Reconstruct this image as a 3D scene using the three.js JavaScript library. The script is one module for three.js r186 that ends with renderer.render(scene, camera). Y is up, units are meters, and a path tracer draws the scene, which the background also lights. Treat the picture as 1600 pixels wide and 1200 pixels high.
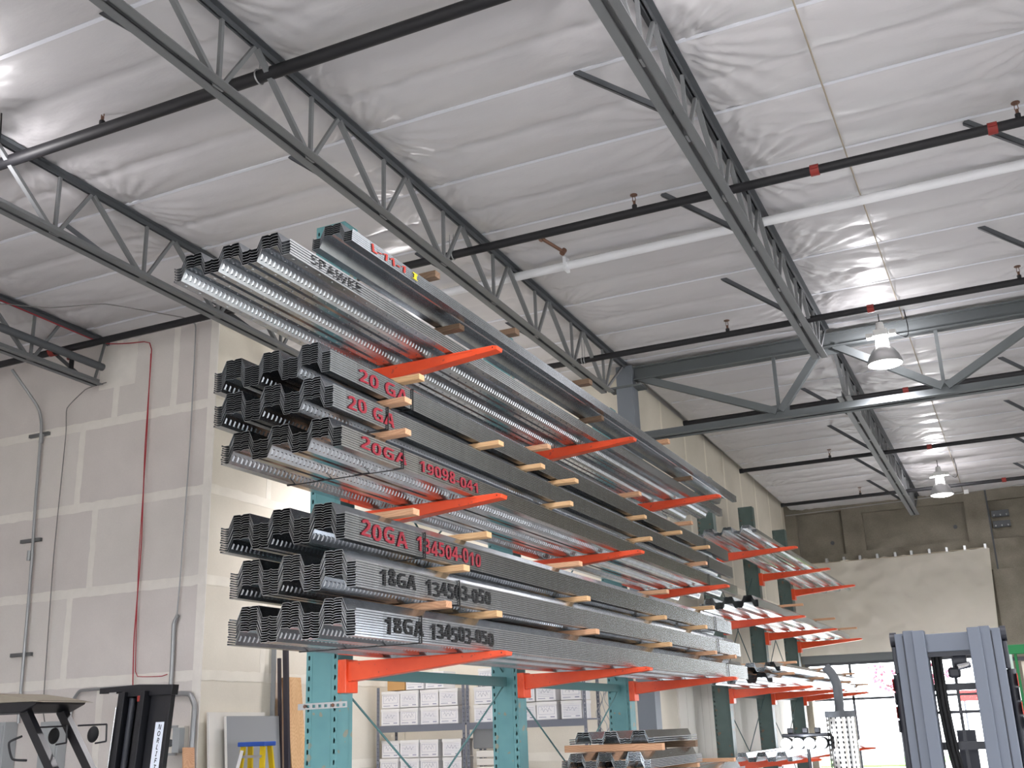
import * as THREE from 'three';
import { mergeGeometries } from 'three/addons/utils/BufferGeometryUtils.js';
import { RoundedBoxGeometry } from 'three/addons/geometries/RoundedBoxGeometry.js';
import { ImprovedNoise } from 'three/addons/math/ImprovedNoise.js';

// ---------------------------------------------------------------- camera, sky, exposure
const scene = new THREE.Scene();
const EYE = 1.62;
const camera = new THREE.PerspectiveCamera(39.147, 4 / 3, 0.05, 400);
{
  const yaw = -0.4306, pitch = 0.31067, roll = -0.03549;
  const fwd = new THREE.Vector3(Math.sin(yaw) * Math.cos(pitch), Math.sin(pitch), -Math.cos(yaw) * Math.cos(pitch));
  const right = new THREE.Vector3(Math.cos(yaw), 0, Math.sin(yaw));
  const up = new THREE.Vector3().crossVectors(right, fwd);
  const r2 = right.clone().multiplyScalar(Math.cos(roll)).addScaledVector(up, Math.sin(roll));
  const u2 = up.clone().multiplyScalar(Math.cos(roll)).addScaledVector(right, -Math.sin(roll));
  camera.matrixAutoUpdate = true;
  camera.position.set(0, EYE, 0);
  camera.quaternion.setFromRotationMatrix(new THREE.Matrix4().makeBasis(r2, u2, fwd.clone().negate()));
  camera.updateMatrixWorld();
}
const renderer = new THREE.WebGLRenderer({ antialias: true });
renderer.toneMapping = THREE.LinearToneMapping;
renderer.toneMappingExposure = 1.27;
renderer.shadowMap.enabled = true;
scene.background = new THREE.Color().setRGB(9, 9.4, 10);       // bright overcast sky
const LAMP_CD = 62;           // each high bay, downwards
const LAMP_UP = 4.6;          // the little that leaves through the top of the reflector

// ---------------------------------------------------------------- helpers
let seed = 12345;
const rnd = () => { seed = (seed * 1664525 + 1013904223) >>> 0; return seed / 4294967296; };
const rr = (a, b) => a + (b - a) * rnd();
const noise = new ImprovedNoise();
const V = (x, y, d) => new THREE.Vector3(x, y, -d);             // d = metres into the hall
const taken = {};
const numbered = (n) => { const k = taken[n] = (taken[n] ?? -1) + 1; return k ? n + '_' + String(k).padStart(3, '0') : n; };
const off = new WeakMap();                                      // world place of the group that a part's geometry is given in
function finish(m) { m.castShadow = true; m.receiveShadow = true; return m; }
function tag(o, label, category, group) { o.userData.label = label; o.userData.category = category; if (group) o.userData.group = group; return o; }
function thing(name, label, category, at = V(0, 0, 0), group) {
  const g = new THREE.Group(); g.name = numbered(name); g.position.copy(at); scene.add(g); off.set(g, at.clone());
  return tag(g, label, category, group);
}
function part(name, geo, mat, parent, label) {                  // geometry given in world coordinates
  const o = off.get(parent) ?? new THREE.Vector3();
  const m = finish(new THREE.Mesh(geo.translate(-o.x, -o.y, -o.z), mat)); m.name = name; parent.add(m); off.set(m, o);
  if (label) m.userData.label = label;
  return m;
}
function local(name, geo, mat, parent, label) {                 // geometry given in the thing's own coordinates
  const m = finish(new THREE.Mesh(geo, mat)); m.name = name; parent.add(m);
  if (label) m.userData.label = label;
  return m;
}
function struct(name, geo, mat) {
  const m = finish(new THREE.Mesh(geo, mat)); m.name = numbered(name); m.userData.kind = 'structure'; scene.add(m); off.set(m, new THREE.Vector3());
  return m;
}
function structGroup(name) { const g = new THREE.Group(); g.name = numbered(name); g.userData.kind = 'structure'; scene.add(g); off.set(g, new THREE.Vector3()); return g; }
const flat = (g) => g.index ? g.toNonIndexed() : g;
const join = (...gs) => mergeGeometries(gs.flat().map((g) => { const f = flat(g); for (const k of Object.keys(f.attributes)) if (!['position', 'normal', 'uv'].includes(k)) f.deleteAttribute(k); return f; }));
// box from extents, d measured into the hall; uv in metres
function bx(x0, x1, y0, y1, d0, d1) {
  const g = new THREE.BoxGeometry(Math.abs(x1 - x0), Math.abs(y1 - y0), Math.abs(d1 - d0));
  metreUV(g); return g.translate((x0 + x1) / 2, (y0 + y1) / 2, -(d0 + d1) / 2);
}
function metreUV(g) {
  const p = g.attributes.position, n = g.attributes.normal, uv = g.attributes.uv;
  for (let i = 0; i < p.count; i++) {
    const ax = Math.abs(n.getX(i)), ay = Math.abs(n.getY(i)), az = Math.abs(n.getZ(i));
    if (ay >= ax && ay >= az) uv.setXY(i, p.getX(i), p.getZ(i));
    else if (ax >= az) uv.setXY(i, p.getZ(i), p.getY(i));
    else uv.setXY(i, p.getX(i), p.getY(i));
  }
  return g;
}
function rbx(x0, x1, y0, y1, d0, d1, r = 0.01) {
  const g = new RoundedBoxGeometry(Math.abs(x1 - x0), Math.abs(y1 - y0), Math.abs(d1 - d0), 2, r);
  return g.translate((x0 + x1) / 2, (y0 + y1) / 2, -(d0 + d1) / 2);
}
// straight bar of cross-section w (sideways) x h between two points
function bar(a, b, w, h, upHint) {
  const dir = b.clone().sub(a), L = dir.length(); dir.normalize();
  const up = (upHint ?? new THREE.Vector3(0, 1, 0)).clone(); if (Math.abs(up.dot(dir)) > 0.98) up.set(1, 0, 0);
  const side = new THREE.Vector3().crossVectors(up, dir).normalize(), u = new THREE.Vector3().crossVectors(dir, side);
  const g = metreUV(new THREE.BoxGeometry(w, h, L));
  return g.applyMatrix4(new THREE.Matrix4().makeBasis(side, u, dir)).translate((a.x + b.x) / 2, (a.y + b.y) / 2, (a.z + b.z) / 2);
}
// L-section bar: legs a wide along side, b tall along up
function angle(a, b, leg, t, flipSide = 1, flipUp = 1, upHint) {
  const dir = b.clone().sub(a), L = dir.length(); dir.normalize();
  const up = (upHint ?? new THREE.Vector3(0, 1, 0)).clone(); if (Math.abs(up.dot(dir)) > 0.98) up.set(1, 0, 0);
  const side = new THREE.Vector3().crossVectors(up, dir).normalize(), u = new THREE.Vector3().crossVectors(dir, side);
  const h = new THREE.BoxGeometry(leg, t, L).translate(flipSide * leg / 2, flipUp * t / 2, 0);
  const v = new THREE.BoxGeometry(t, leg, L).translate(flipSide * t / 2, flipUp * leg / 2, 0);
  return join(h, v).applyMatrix4(new THREE.Matrix4().makeBasis(side, u, dir)).translate((a.x + b.x) / 2, (a.y + b.y) / 2, (a.z + b.z) / 2);
}
function cyl(a, b, r, seg = 12, r2 = r) {
  const dir = b.clone().sub(a), L = dir.length();
  const g = new THREE.CylinderGeometry(r2, r, L, seg);
  return g.applyQuaternion(new THREE.Quaternion().setFromUnitVectors(new THREE.Vector3(0, 1, 0), dir.normalize())).translate((a.x + b.x) / 2, (a.y + b.y) / 2, (a.z + b.z) / 2);
}
function pipe(pts, r, n = 40, seg = 8, tension = 0.2) { return new THREE.TubeGeometry(new THREE.CatmullRomCurve3(pts, false, 'catmullrom', tension), n, r, seg); }
// extrude a polygon given in (x, y) over d0..d1
function prism(poly, d0, d1, bevel = 0) {
  const s = new THREE.Shape(poly.map(([x, y]) => new THREE.Vector2(x, y)));
  return new THREE.ExtrudeGeometry(s, { depth: d1 - d0, bevelEnabled: bevel > 0, bevelSize: bevel, bevelThickness: bevel, bevelSegments: 1 }).translate(0, 0, -d1);
}

// ---------------------------------------------------------------- textures and materials
function dataTex(w, h, f, srgb) {
  const a = new Uint8Array(w * h * 4);
  for (let y = 0; y < h; y++) for (let x = 0; x < w; x++) {
    const c = f(x / w, y / h, x, y), i = (y * w + x) * 4;
    a[i] = c[0]; a[i + 1] = c[1]; a[i + 2] = c[2]; a[i + 3] = c[3] ?? 255;
  }
  const t = new THREE.DataTexture(a, w, h); t.magFilter = THREE.LinearFilter; t.minFilter = THREE.LinearMipmapLinearFilter; t.generateMipmaps = true;
  t.wrapS = t.wrapT = THREE.RepeatWrapping; if (srgb) t.colorSpace = THREE.SRGBColorSpace; t.needsUpdate = true; return t;
}
// periodic noise by blending
const pn = (u, v, f, s) => {
  const a = (x, y) => noise.noise(x * f + s, y * f + s * 1.7, s * 0.37);
  return (a(u, v) * (1 - u) * (1 - v) + a(u - 1, v) * u * (1 - v) + a(u, v - 1) * (1 - u) * v + a(u - 1, v - 1) * u * v) * 1.3;
};
const fbm = (u, v, f, s) => pn(u, v, f, s) + 0.5 * pn(u, v, f * 2, s + 3) + 0.25 * pn(u, v, f * 4, s + 7);
const cl = (v) => Math.max(0, Math.min(255, Math.round(v)));
const rep = (t, x, y = x) => { const c = t.clone(); c.repeat.set(x, y); c.needsUpdate = true; return c; };
const mottle = (base, amp, f, s, grain = 0) => dataTex(256, 256, (u, v) => { const n = fbm(u, v, f, s) * amp + (rnd() - 0.5) * grain; return base.map((b) => cl(b + n)); }, true);
const bumpNoise = dataTex(256, 256, (u, v) => { const n = cl(128 + 70 * fbm(u, v, 16, 5) + (rnd() - 0.5) * 40); return [n, n, n]; });
const std = (o) => new THREE.MeshStandardMaterial(o);
const srgb = (r, g, b) => new THREE.Color().setRGB(r / 255, g / 255, b / 255, THREE.SRGBColorSpace);
const paint = (r, g, b, rough = 0.5, extra = {}) => std({ color: srgb(r, g, b), roughness: rough, ...extra });

const wood = (base, dark, s) => dataTex(256, 256, (u, v) => {
  const g = Math.sin((v * 26 + 3.5 * pn(u, v, 3, s) + 0.8 * pn(u, v, 9, s + 2)) * 6.283) * 0.5 + 0.5;
  const k = 0.35 * g + 0.25 * (rnd() - 0.5) + 0.3 * (pn(u, v, 4, s + 9));
  return base.map((b, i) => cl(b + (dark[i] - b) * Math.max(0, k)));
}, true);
const woodTexA = wood([224, 184, 138], [186, 136, 92], 2), woodTexB = wood([216, 170, 134], [170, 116, 84], 11), woodTexC = wood([128, 104, 84], [86, 66, 52], 21);
const scuffTeal = dataTex(256, 256, (u, v) => { const n = fbm(u, v, 5, 31), s = fbm(u, v, 14, 41); const k = s > 0.62 ? 1 : 0; return [cl(98 + 10 * n + 40 * k), cl(150 + 10 * n - 10 * k), cl(154 + 9 * n - 30 * k)]; }, true);
const scuffGreen = dataTex(256, 256, (u, v) => { const n = fbm(u, v, 5, 51), s = fbm(u, v, 14, 61); const k = s > 0.62 ? 1 : 0; return [cl(88 + 8 * n + 40 * k), cl(106 + 8 * n - 6 * k), cl(103 + 8 * n - 20 * k)]; }, true);
const scuffOrange = dataTex(256, 256, (u, v) => { const n = fbm(u, v, 6, 71), s = fbm(u, v, 17, 81); const k = s > 0.66 ? 1 : 0; return [cl(238 + 8 * n - 40 * k), cl(84 + 10 * n - 10 * k), cl(44 + 8 * n + 10 * k)]; }, true);

const M = {
  concrete: std({ map: rep(mottle([178, 176, 174], 20, 5, 3, 10), 0.25), roughness: 0.55, bumpMap: bumpNoise, bumpScale: 0.001 }),
  tilt: std({ map: rep(mottle([126, 120, 108], 18, 5, 13, 12), 0.35), roughness: 0.9, bumpMap: rep(bumpNoise, 2), bumpScale: 0.003 }),
  drywall: std({ map: rep(mottle([216, 209, 205], 6, 4, 17, 4), 0.4), roughness: 0.95 }),
  drywallB: std({ map: rep(mottle([219, 213, 208], 6, 4, 23, 4), 0.4), roughness: 0.95 }),
  mud: std({ map: rep(mottle([234, 229, 222], 6, 6, 27, 4), 0.7), roughness: 0.92 }),
  cream: std({ map: rep(mottle([226, 219, 204], 5, 4, 29, 4), 0.4), roughness: 0.9 }),
  mudCream: std({ map: rep(mottle([236, 230, 217], 6, 6, 33, 4), 0.7), roughness: 0.9 }),
  creamShaded: std({ map: rep(mottle([208, 201, 187], 5, 4, 37, 4), 0.4), roughness: 0.9 }),  // cream wall paint again, weaker light on the side wall put into its colour
  slab: std({ color: srgb(190, 188, 184), roughness: 0.9 }),
  vinyl: std({ color: srgb(201, 199, 201), roughness: 0.34, bumpMap: rep(bumpNoise, 3), bumpScale: 0.0015, side: THREE.DoubleSide }),
  batten: std({ color: srgb(226, 228, 236), roughness: 0.5 }),
  joist: paint(114, 116, 118, 0.55), darkSteel: paint(78, 81, 85, 0.6), girder: paint(98, 103, 105, 0.8), column: paint(112, 118, 126, 0.5),  // the dark steel also serves as joist paint darkened for shade
  blackPipe: paint(24, 24, 28, 0.6), redFit: paint(140, 44, 38, 0.5), brass: std({ color: srgb(122, 92, 78), metalness: 0.7, roughness: 0.45 }),
  whitePipe: paint(232, 233, 236, 0.45), greyConduit: std({ color: srgb(168, 170, 172), metalness: 0.6, roughness: 0.4 }), strut: std({ color: srgb(120, 122, 124), metalness: 0.7, roughness: 0.45 }),
  redCable: paint(170, 40, 52, 0.6), greyCable: paint(120, 118, 116, 0.7), tanCable: paint(170, 158, 140, 0.7),
  teal: std({ map: rep(scuffTeal, 0.8), roughness: 0.45 }), green: std({ map: rep(scuffGreen, 0.8), roughness: 0.45 }), orange: std({ map: rep(scuffOrange, 0.9), roughness: 0.32 }),
  tealPlain: paint(86, 128, 130, 0.5), greenPlain: paint(66, 92, 92, 0.5),
  woodA: std({ map: rep(woodTexA, 1.5), roughness: 0.8 }), woodB: std({ map: rep(woodTexB, 1.5), roughness: 0.8 }), woodC: std({ map: rep(woodTexC, 1.5), roughness: 0.85 }),
  strap: paint(22, 22, 24, 0.4), sprayBlack: srgb(12, 12, 15), sprayRed: srgb(150, 30, 48),
  cardWhite: paint(226, 225, 226, 0.85), cardLid: paint(232, 231, 230, 0.85), cardTan: paint(196, 152, 98, 0.85), shelfGrey: paint(112, 116, 128, 0.5),
  blackSteel: paint(26, 27, 32, 0.38), blackRubber: paint(22, 22, 24, 0.8), mastGrey: paint(98, 105, 118, 0.45), mastSteel: paint(44, 46, 54, 0.5),
  chrome: std({ color: srgb(214, 216, 220), metalness: 1, roughness: 0.18 }), muffler: std({ color: srgb(206, 205, 202), metalness: 1, roughness: 0.3 }),
  panelGrey: paint(168, 172, 174, 0.5), boardGrey: paint(150, 152, 154, 0.85), boardEdge: paint(228, 226, 222, 0.8), plasterWhite: paint(226, 222, 214, 0.85),
  yellow: paint(222, 190, 20, 0.5), blue: paint(38, 84, 176, 0.5), darkPole: paint(50, 46, 56, 0.5), aluminium: std({ color: srgb(196, 198, 200), metalness: 0.9, roughness: 0.35 }),
  canopyTop: paint(140, 132, 118, 0.6), greenFrame: paint(26, 120, 66, 0.5), paleFrame: paint(196, 216, 206, 0.5),
  tarp: new THREE.MeshPhysicalMaterial({ color: srgb(238, 232, 220), roughness: 0.75, transmission: 0.42, thickness: 0, side: THREE.DoubleSide }),
  glass: new THREE.MeshPhysicalMaterial({ color: 0xffffff, roughness: 0.02, transmission: 1, thickness: 0, ior: 1.45 }),
  frameDark: paint(70, 72, 78, 0.5), asphalt: std({ map: rep(mottle([186, 184, 178], 14, 5, 63, 10), 0.3), roughness: 0.95 }), grass: std({ map: rep(mottle([96, 150, 66], 30, 9, 67, 20), 0.6), roughness: 1 }),
  bark: paint(84, 56, 60, 0.9), blossom: paint(158, 84, 104, 0.9), carRed: paint(176, 44, 44, 0.3), houseWall: paint(214, 208, 198, 0.9),
  ballast: paint(206, 206, 204, 0.5), reflector: std({ color: srgb(190, 190, 190), metalness: 0.85, roughness: 0.35 }),
  lampLens: std({ color: 0xffffff, emissive: new THREE.Color().setRGB(1, 0.98, 1), emissiveIntensity: 9, roughness: 0.4 }),
  lampNeck: std({ color: 0xffffff, emissive: new THREE.Color().setRGB(1, 0.97, 0.95), emissiveIntensity: 2.2, roughness: 0.4 }),
  workLight: std({ color: 0xffffff, emissive: new THREE.Color().setRGB(0.95, 0.97, 1), emissiveIntensity: 5, roughness: 0.3 }),
  stickerRed: paint(196, 44, 36, 0.5), stickerWhite: paint(236, 236, 236, 0.5), sprayYellow: paint(222, 206, 40, 0.7),
};
const galvTex = dataTex(256, 256, (u, v) => { const n = fbm(u, v, 10, 91) * 12 + (rnd() - 0.5) * 10; return [cl(192 + n), cl(197 + n), cl(202 + n)]; }, true);
const galvTexB = dataTex(256, 256, (u, v) => { const n = fbm(u, v, 10, 95) * 12 + (rnd() - 0.5) * 10; return [cl(176 + n), cl(182 + n), cl(188 + n)]; }, true);

// ---------------------------------------------------------------- room shell
const ROOF = (d) => 7.613 - 0.0196 * d;                          // height of the insulated ceiling
const SL = -0.0196;
const X_L = -16, X_R = 9, D_B = -10, D_WALL = 11.25, X_COR = -9.7, D_REC = 16.35, X_SIDE = -5.5, D_END = 29.3;
const floor = struct('floor', bx(X_L, X_R, -0.2, 0, D_B, D_END + 0.4), M.concrete);
const JX = [-11.77, -8.55, -5.33, -2.1, 1.12, 4.34];

// ceiling: a roof slab, and under it the insulation blankets, one between every two joists and seams
const ceiling = structGroup('ceiling');
{
  const g = new THREE.BoxGeometry(X_R - X_L + 0.6, 0.2, D_END - D_B + 1.2);
  const m = part('roof_slab', g, M.slab, ceiling); m.rotation.x = SL; const dc = (D_END + D_B) / 2; m.position.set((X_L + X_R) / 2, ROOF(dc) + 0.26, -dc);
  const P = 1.285;
  const blanket = (w, s, rough) => {
    const nx = 64, nz = 24, g = new THREE.PlaneGeometry(w, P, nx, nz); g.rotateX(Math.PI / 2);
    const p = g.attributes.position;
    for (let i = 0; i < p.count; i++) {
      const x = p.getX(i), z = p.getZ(i), u = x / w + 0.5, v = z / P + 0.5;
      const half = (v * 2) % 1, e = Math.min(u, 1 - u) * w;                       // metres from the nearer joist
      let y = -(0.034 + rough * 0.012 * noise.noise(x * 0.8, s, 3)) * Math.pow(Math.sin(Math.PI * Math.min(1, half || (v > 0.5 ? 1 : 0))), 0.8);
      y -= 0.03 * Math.sin(Math.PI * v);
      if (Math.abs(v - 0.5) < 0.01) y += 0.012 + 0.01 * rough * noise.noise(x * 5, s * 3, 1);
      for (const c of [0, 1]) for (const side of [0, 1]) {                        // folds that fan out from where a seam meets a joist
        const ex = side ? (1 - u) * w : u * w, ez = (c ? 1 - v : v) * P, r = Math.hypot(ex, ez), a = Math.atan2(ez, ex);
        y += 0.02 * rough * Math.sin(a * 26 + s * 2 + c) * Math.exp(-r / 0.5) * Math.min(1, r / 0.12) * Math.min(1, ez / 0.05);
      }
      y *= Math.min(1, 0.25 + e / 0.35);
      y += rough * (0.007 * noise.noise(x * 2.4 + s * 9, z * 9, s) + 0.004 * noise.noise(x * 6 + s * 5, z * 16 + x * 3, s)) * Math.sin(Math.PI * v);
      p.setY(i, y);
    }
    g.computeVertexNormals(); return g;
  };
  const xs = [X_L, ...JX, X_R], cache = {};
  const kinds = (w, r) => cache[w.toFixed(2) + r] ??= [1, 2, 3, 4].map((s) => blanket(w, s, r));
  for (let b = 0; b + 1 < xs.length; b++) for (let k = -14; k < 17; k++) {
    const d0 = 8.2 + k * P - P / 2 + P / 2, d1 = d0 + P;
    const xr = xs[b + 1], xl = xs[b];
    if (d1 > D_END + 0.9) continue;
    if (d0 > D_WALL + 0.3 && xr < X_COR) continue;
    if (d0 > D_REC + 0.3 && xr < X_SIDE + 0.3) continue;
    const w = xr - xl, list = kinds(w, b >= 4 ? 1.7 : 1.45);
    const m = part('insulation_panel', list[((k * 7 + b * 3) % 4 + 4) % 4].clone(), M.vinyl, ceiling);
    const dc = (d0 + d1) / 2; m.position.set((xl + xr) / 2, ROOF(dc), -dc); m.rotation.x = SL;
    if (k % 2 === 0) m.scale.x = -1;
    const s = part('seam_strip', new THREE.BoxGeometry(w - 0.1, 0.012, 0.045), M.batten, ceiling); s.position.set((xl + xr) / 2, ROOF(d0) - 0.006, -d0);
  }
}

// walls: a backing slab, hung with separate sheets of board and the filled joints between them
function wobblyStrip(len, w, s) {                                // a filled joint, edges uneven, along x
  const n = Math.max(4, Math.round(len / 0.12)), pts = [];
  for (let i = 0; i <= n; i++) pts.push([len * i / n, w / 2 + 0.022 * noise.noise(i * 0.7, s, 1)]);
  for (let i = n; i >= 0; i--) pts.push([len * i / n, -w / 2 + 0.022 * noise.noise(i * 0.7, s, 9)]);
  const sh = new THREE.Shape(pts.map(([x, y]) => new THREE.Vector2(x, y)));
  return new THREE.ExtrudeGeometry(sh, { depth: 0.002, bevelEnabled: false });
}
// place a sheet wall: origin o (world), unit direction t along the wall, outward normal n, length len; cols(course) -> joints
function boardWall(root, o, t, n, len, courses, joints, mats, mudMat) {
  const basis = new THREE.Matrix4().makeBasis(t, new THREE.Vector3(0, 1, 0), n);
  const put = (name, g, m) => { const k = part(name, g, m, root); k.applyMatrix4(new THREE.Matrix4().makeTranslation(o.x, o.y, o.z).multiply(basis)); return k; };
  courses.forEach(([y0, y1], c) => {
    const js = [0, ...joints(c).filter((j) => j > 0.05 && j < len - 0.05), len];
    for (let i = 0; i + 1 < js.length; i++) put('drywall_panel', metreUV(new THREE.BoxGeometry(js[i + 1] - js[i] - 0.004, y1 - y0 - 0.004, 0.012)).translate((js[i] + js[i + 1]) / 2, (y0 + y1) / 2, 0.006), mats[(c + i) % mats.length]);
    for (let i = 1; i + 1 < js.length; i++) put('filled_joint', wobblyStrip(y1 - y0, 0.11, c * 3 + i).rotateZ(Math.PI / 2).translate(js[i], y0, 0.0125), mudMat);
    if (c) put('filled_joint', wobblyStrip(len, 0.13, c * 5 + 1).translate(0, y0, 0.0131), mudMat);
  });
}
const CS = [[0, 1.22], [1.22, 2.44], [2.44, 3.66], [3.66, 4.88], [4.88, 6.10], [6.10, 7.36]];
const ex = new THREE.Vector3(1, 0, 0), ez = new THREE.Vector3(0, 0, 1);
{
  const w = structGroup('wall_left');
  part('wall_core', bx(X_L, X_COR - 0.02, 0, 7.8, D_WALL + 0.014, D_WALL + 0.2), M.slab, w);
  const j = [[-12.9], [-11.4], [-12.1], [-11.76], [-12.14], [-11.55]];
  boardWall(w, V(X_L, 0, D_WALL + 0.013), ex, ez, X_COR - X_L, CS, (c) => [j[c][0] - 3.66, j[c][0], j[c][0] + (c === 5 ? 1.1 : 3.66)].map((x) => x - X_L), [M.drywall, M.drywallB], M.mud);
  part('corner_bead', bx(X_COR - 0.13, X_COR + 0.004, 0, 7.36, D_WALL - 0.003, D_WALL + 0.012), M.mud, w);
  part('blocking_patch', bx(-11.9, -11.2, 6.62, 7.3, D_WALL - 0.002, D_WALL + 0.01), M.mud, w);
}
{
  const w = structGroup('wall_recess_side');
  part('wall_core', bx(X_COR - 0.2, X_COR - 0.014, 0, 7.8, D_WALL + 0.2, D_REC + 0.2), M.slab, w);
  boardWall(w, V(X_COR - 0.013, 0, D_WALL), new THREE.Vector3(0, 0, -1), ex, D_REC - D_WALL, CS, (c) => c % 2 ? [2.0] : [1.25, 4.4], [M.cream], M.mudCream);
}
{
  const w = structGroup('wall_recess_back');
  part('wall_core', bx(X_COR, X_SIDE - 0.014, 0, 7.8, D_REC + 0.014, D_REC + 0.2), M.slab, w);
  boardWall(w, V(X_COR, 0, D_REC + 0.013), ex, ez, X_SIDE - X_COR, CS, (c) => [[0.7, 3.6], [1.3], [0.6, 2.9], [1.2], [2.5], [3.35]][c], [M.cream], M.mudCream);
}
{
  const w = structGroup('wall_side');
  part('wall_core', bx(X_SIDE - 0.2, X_SIDE - 0.014, 0, 7.8, D_REC + 0.2, D_END), M.slab, w);
  const nrm = ex, t = new THREE.Vector3(0, 0, -1);
  // upright sheets above, seams about every 1.4 m; white ribbed liner boards below
  const js = []; for (let s = 2.1; s < 12.9; s += 1.48) js.push(s);
  boardWall(w, V(X_SIDE - 0.013, 0, D_REC), t, nrm, D_END - D_REC, [[0, 4.3], [4.3, 7.3]], () => js, [M.creamShaded], M.cream);
  for (let d = 18.1, i = 0; d < 29; d += 0.46, i++) part('liner_board', bx(X_SIDE, X_SIDE + 0.03, 0, 2.75, d, d + 0.448), M.plasterWhite, w);
}
const endWall = structGroup('wall_end');
{
  const O0 = -5.35, O1 = -0.6, OH = 3.0;                            // door opening
  part('wall_slab', bx(X_SIDE - 0.2, O0, 0, 7.8, D_END + 0.05, D_END + 0.3), M.tilt, endWall);
  part('wall_slab', bx(O1, X_R + 0.2, 0, 7.8, D_END + 0.05, D_END + 0.3), M.tilt, endWall);
  part('wall_slab', bx(O0, O1, OH + 0.22, 7.8, D_END + 0.05, D_END + 0.3), M.tilt, endWall);
  // cast face with sunk panels
  const s = new THREE.Shape([[X_SIDE, 5.0], [X_R, 5.0], [X_R, 7.8], [X_SIDE, 7.8]].map(([x, y]) => new THREE.Vector2(x, y)));
  for (const [x0, x1, y0, y1] of [[-5.2, -4.02, 5.72, 6.86], [-3.5, -1.02, 5.76, 6.74], [-0.5, 1.9, 5.74, 6.7], [2.4, 4.8, 5.74, 6.7]]) s.holes.push(new THREE.Path([[x0, y0], [x0, y1], [x1, y1], [x1, y0]].map(([x, y]) => new THREE.Vector2(x, y))));
  part('cast_face', new THREE.ExtrudeGeometry(s, { depth: 0.13, bevelEnabled: false }).translate(0, 0, -D_END - 0.05), M.tilt, endWall);
    part('pilaster', bx(-0.6, X_R, 0, 5, D_END - 0.08, D_END + 0.05), M.tilt, endWall);
  part('dark_reveal', bx(-0.5, -0.46, 5.0, 7.2, D_END - 0.09, D_END - 0.06), M.darkSteel, endWall);
  for (const [x, y] of [[-4.35, 6.05], [-1.3, 6.15]]) part('lifting_insert', cyl(V(x, y, D_END + 0.03), V(x, y, D_END + 0.06), 0.05, 12), M.darkSteel, endWall);
}
{
  // right and rear walls with tall loading openings, outside the frame
  const w = structGroup('wall_right');
  const oz = [[-6, -1.2], [3, 7.8], [12, 16.8]];
  let z = D_B; for (const [a, b] of oz) { part('wall_slab', bx(X_R, X_R + 0.25, 0, 7.9, z, a), M.cream, w); part('wall_slab', bx(X_R, X_R + 0.25, 4.3, 7.9, a, b), M.cream, w); z = b; }
  part('wall_slab', bx(X_R, X_R + 0.25, 0, 7.9, z, D_END + 0.3), M.cream, w);
  const b = structGroup('wall_back');
  let x = X_L; for (const [a, c] of [[-11, -6.2], [-2.4, 2.4]]) { part('wall_slab', bx(x, a, 0, 8, D_B - 0.25, D_B), M.cream, b); part('wall_slab', bx(a, c, 4.3, 8, D_B - 0.25, D_B), M.cream, b); x = c; }
  part('wall_slab', bx(x, X_R, 0, 8, D_B - 0.25, D_B), M.cream, b);
  struct('wall_outer_left', bx(X_L - 0.25, X_L, 0, 8, D_B, D_WALL + 0.2), M.drywall);
}

// the end door: header, mullions and panes
{
  const d = structGroup('door_1');
  part('header_beam', bx(-5.45, -0.6, 3.0, 3.24, D_END - 0.16, D_END + 0.05), M.girder, d);
  part('track', bx(-5.4, -0.6, 2.93, 3.0, D_END - 0.08, D_END - 0.02), M.frameDark, d);
  for (const x of [-4.32, -2.7, -1.05]) part('mullion', bx(x - 0.03, x + 0.03, 0, 2.95, D_END + 0.1, D_END + 0.16), M.frameDark, d);
  for (const y of [2.1, 0.05]) part('rail', bx(-5.3, -0.6, y - 0.03, y + 0.03, D_END + 0.1, D_END + 0.16), M.frameDark, d);
  const xs = [-5.33, -4.35, -2.73, -1.08, -0.62];
  for (let i = 0; i < 4; i++) { part('pane', bx(xs[i] + 0.06, xs[i + 1] , 2.13, 2.95, D_END + 0.128, D_END + 0.132), M.glass, d); part('pane', bx(xs[i] + 0.06, xs[i + 1], 0.08, 2.07, D_END + 0.128, D_END + 0.132), M.glass, d); }
}

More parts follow.
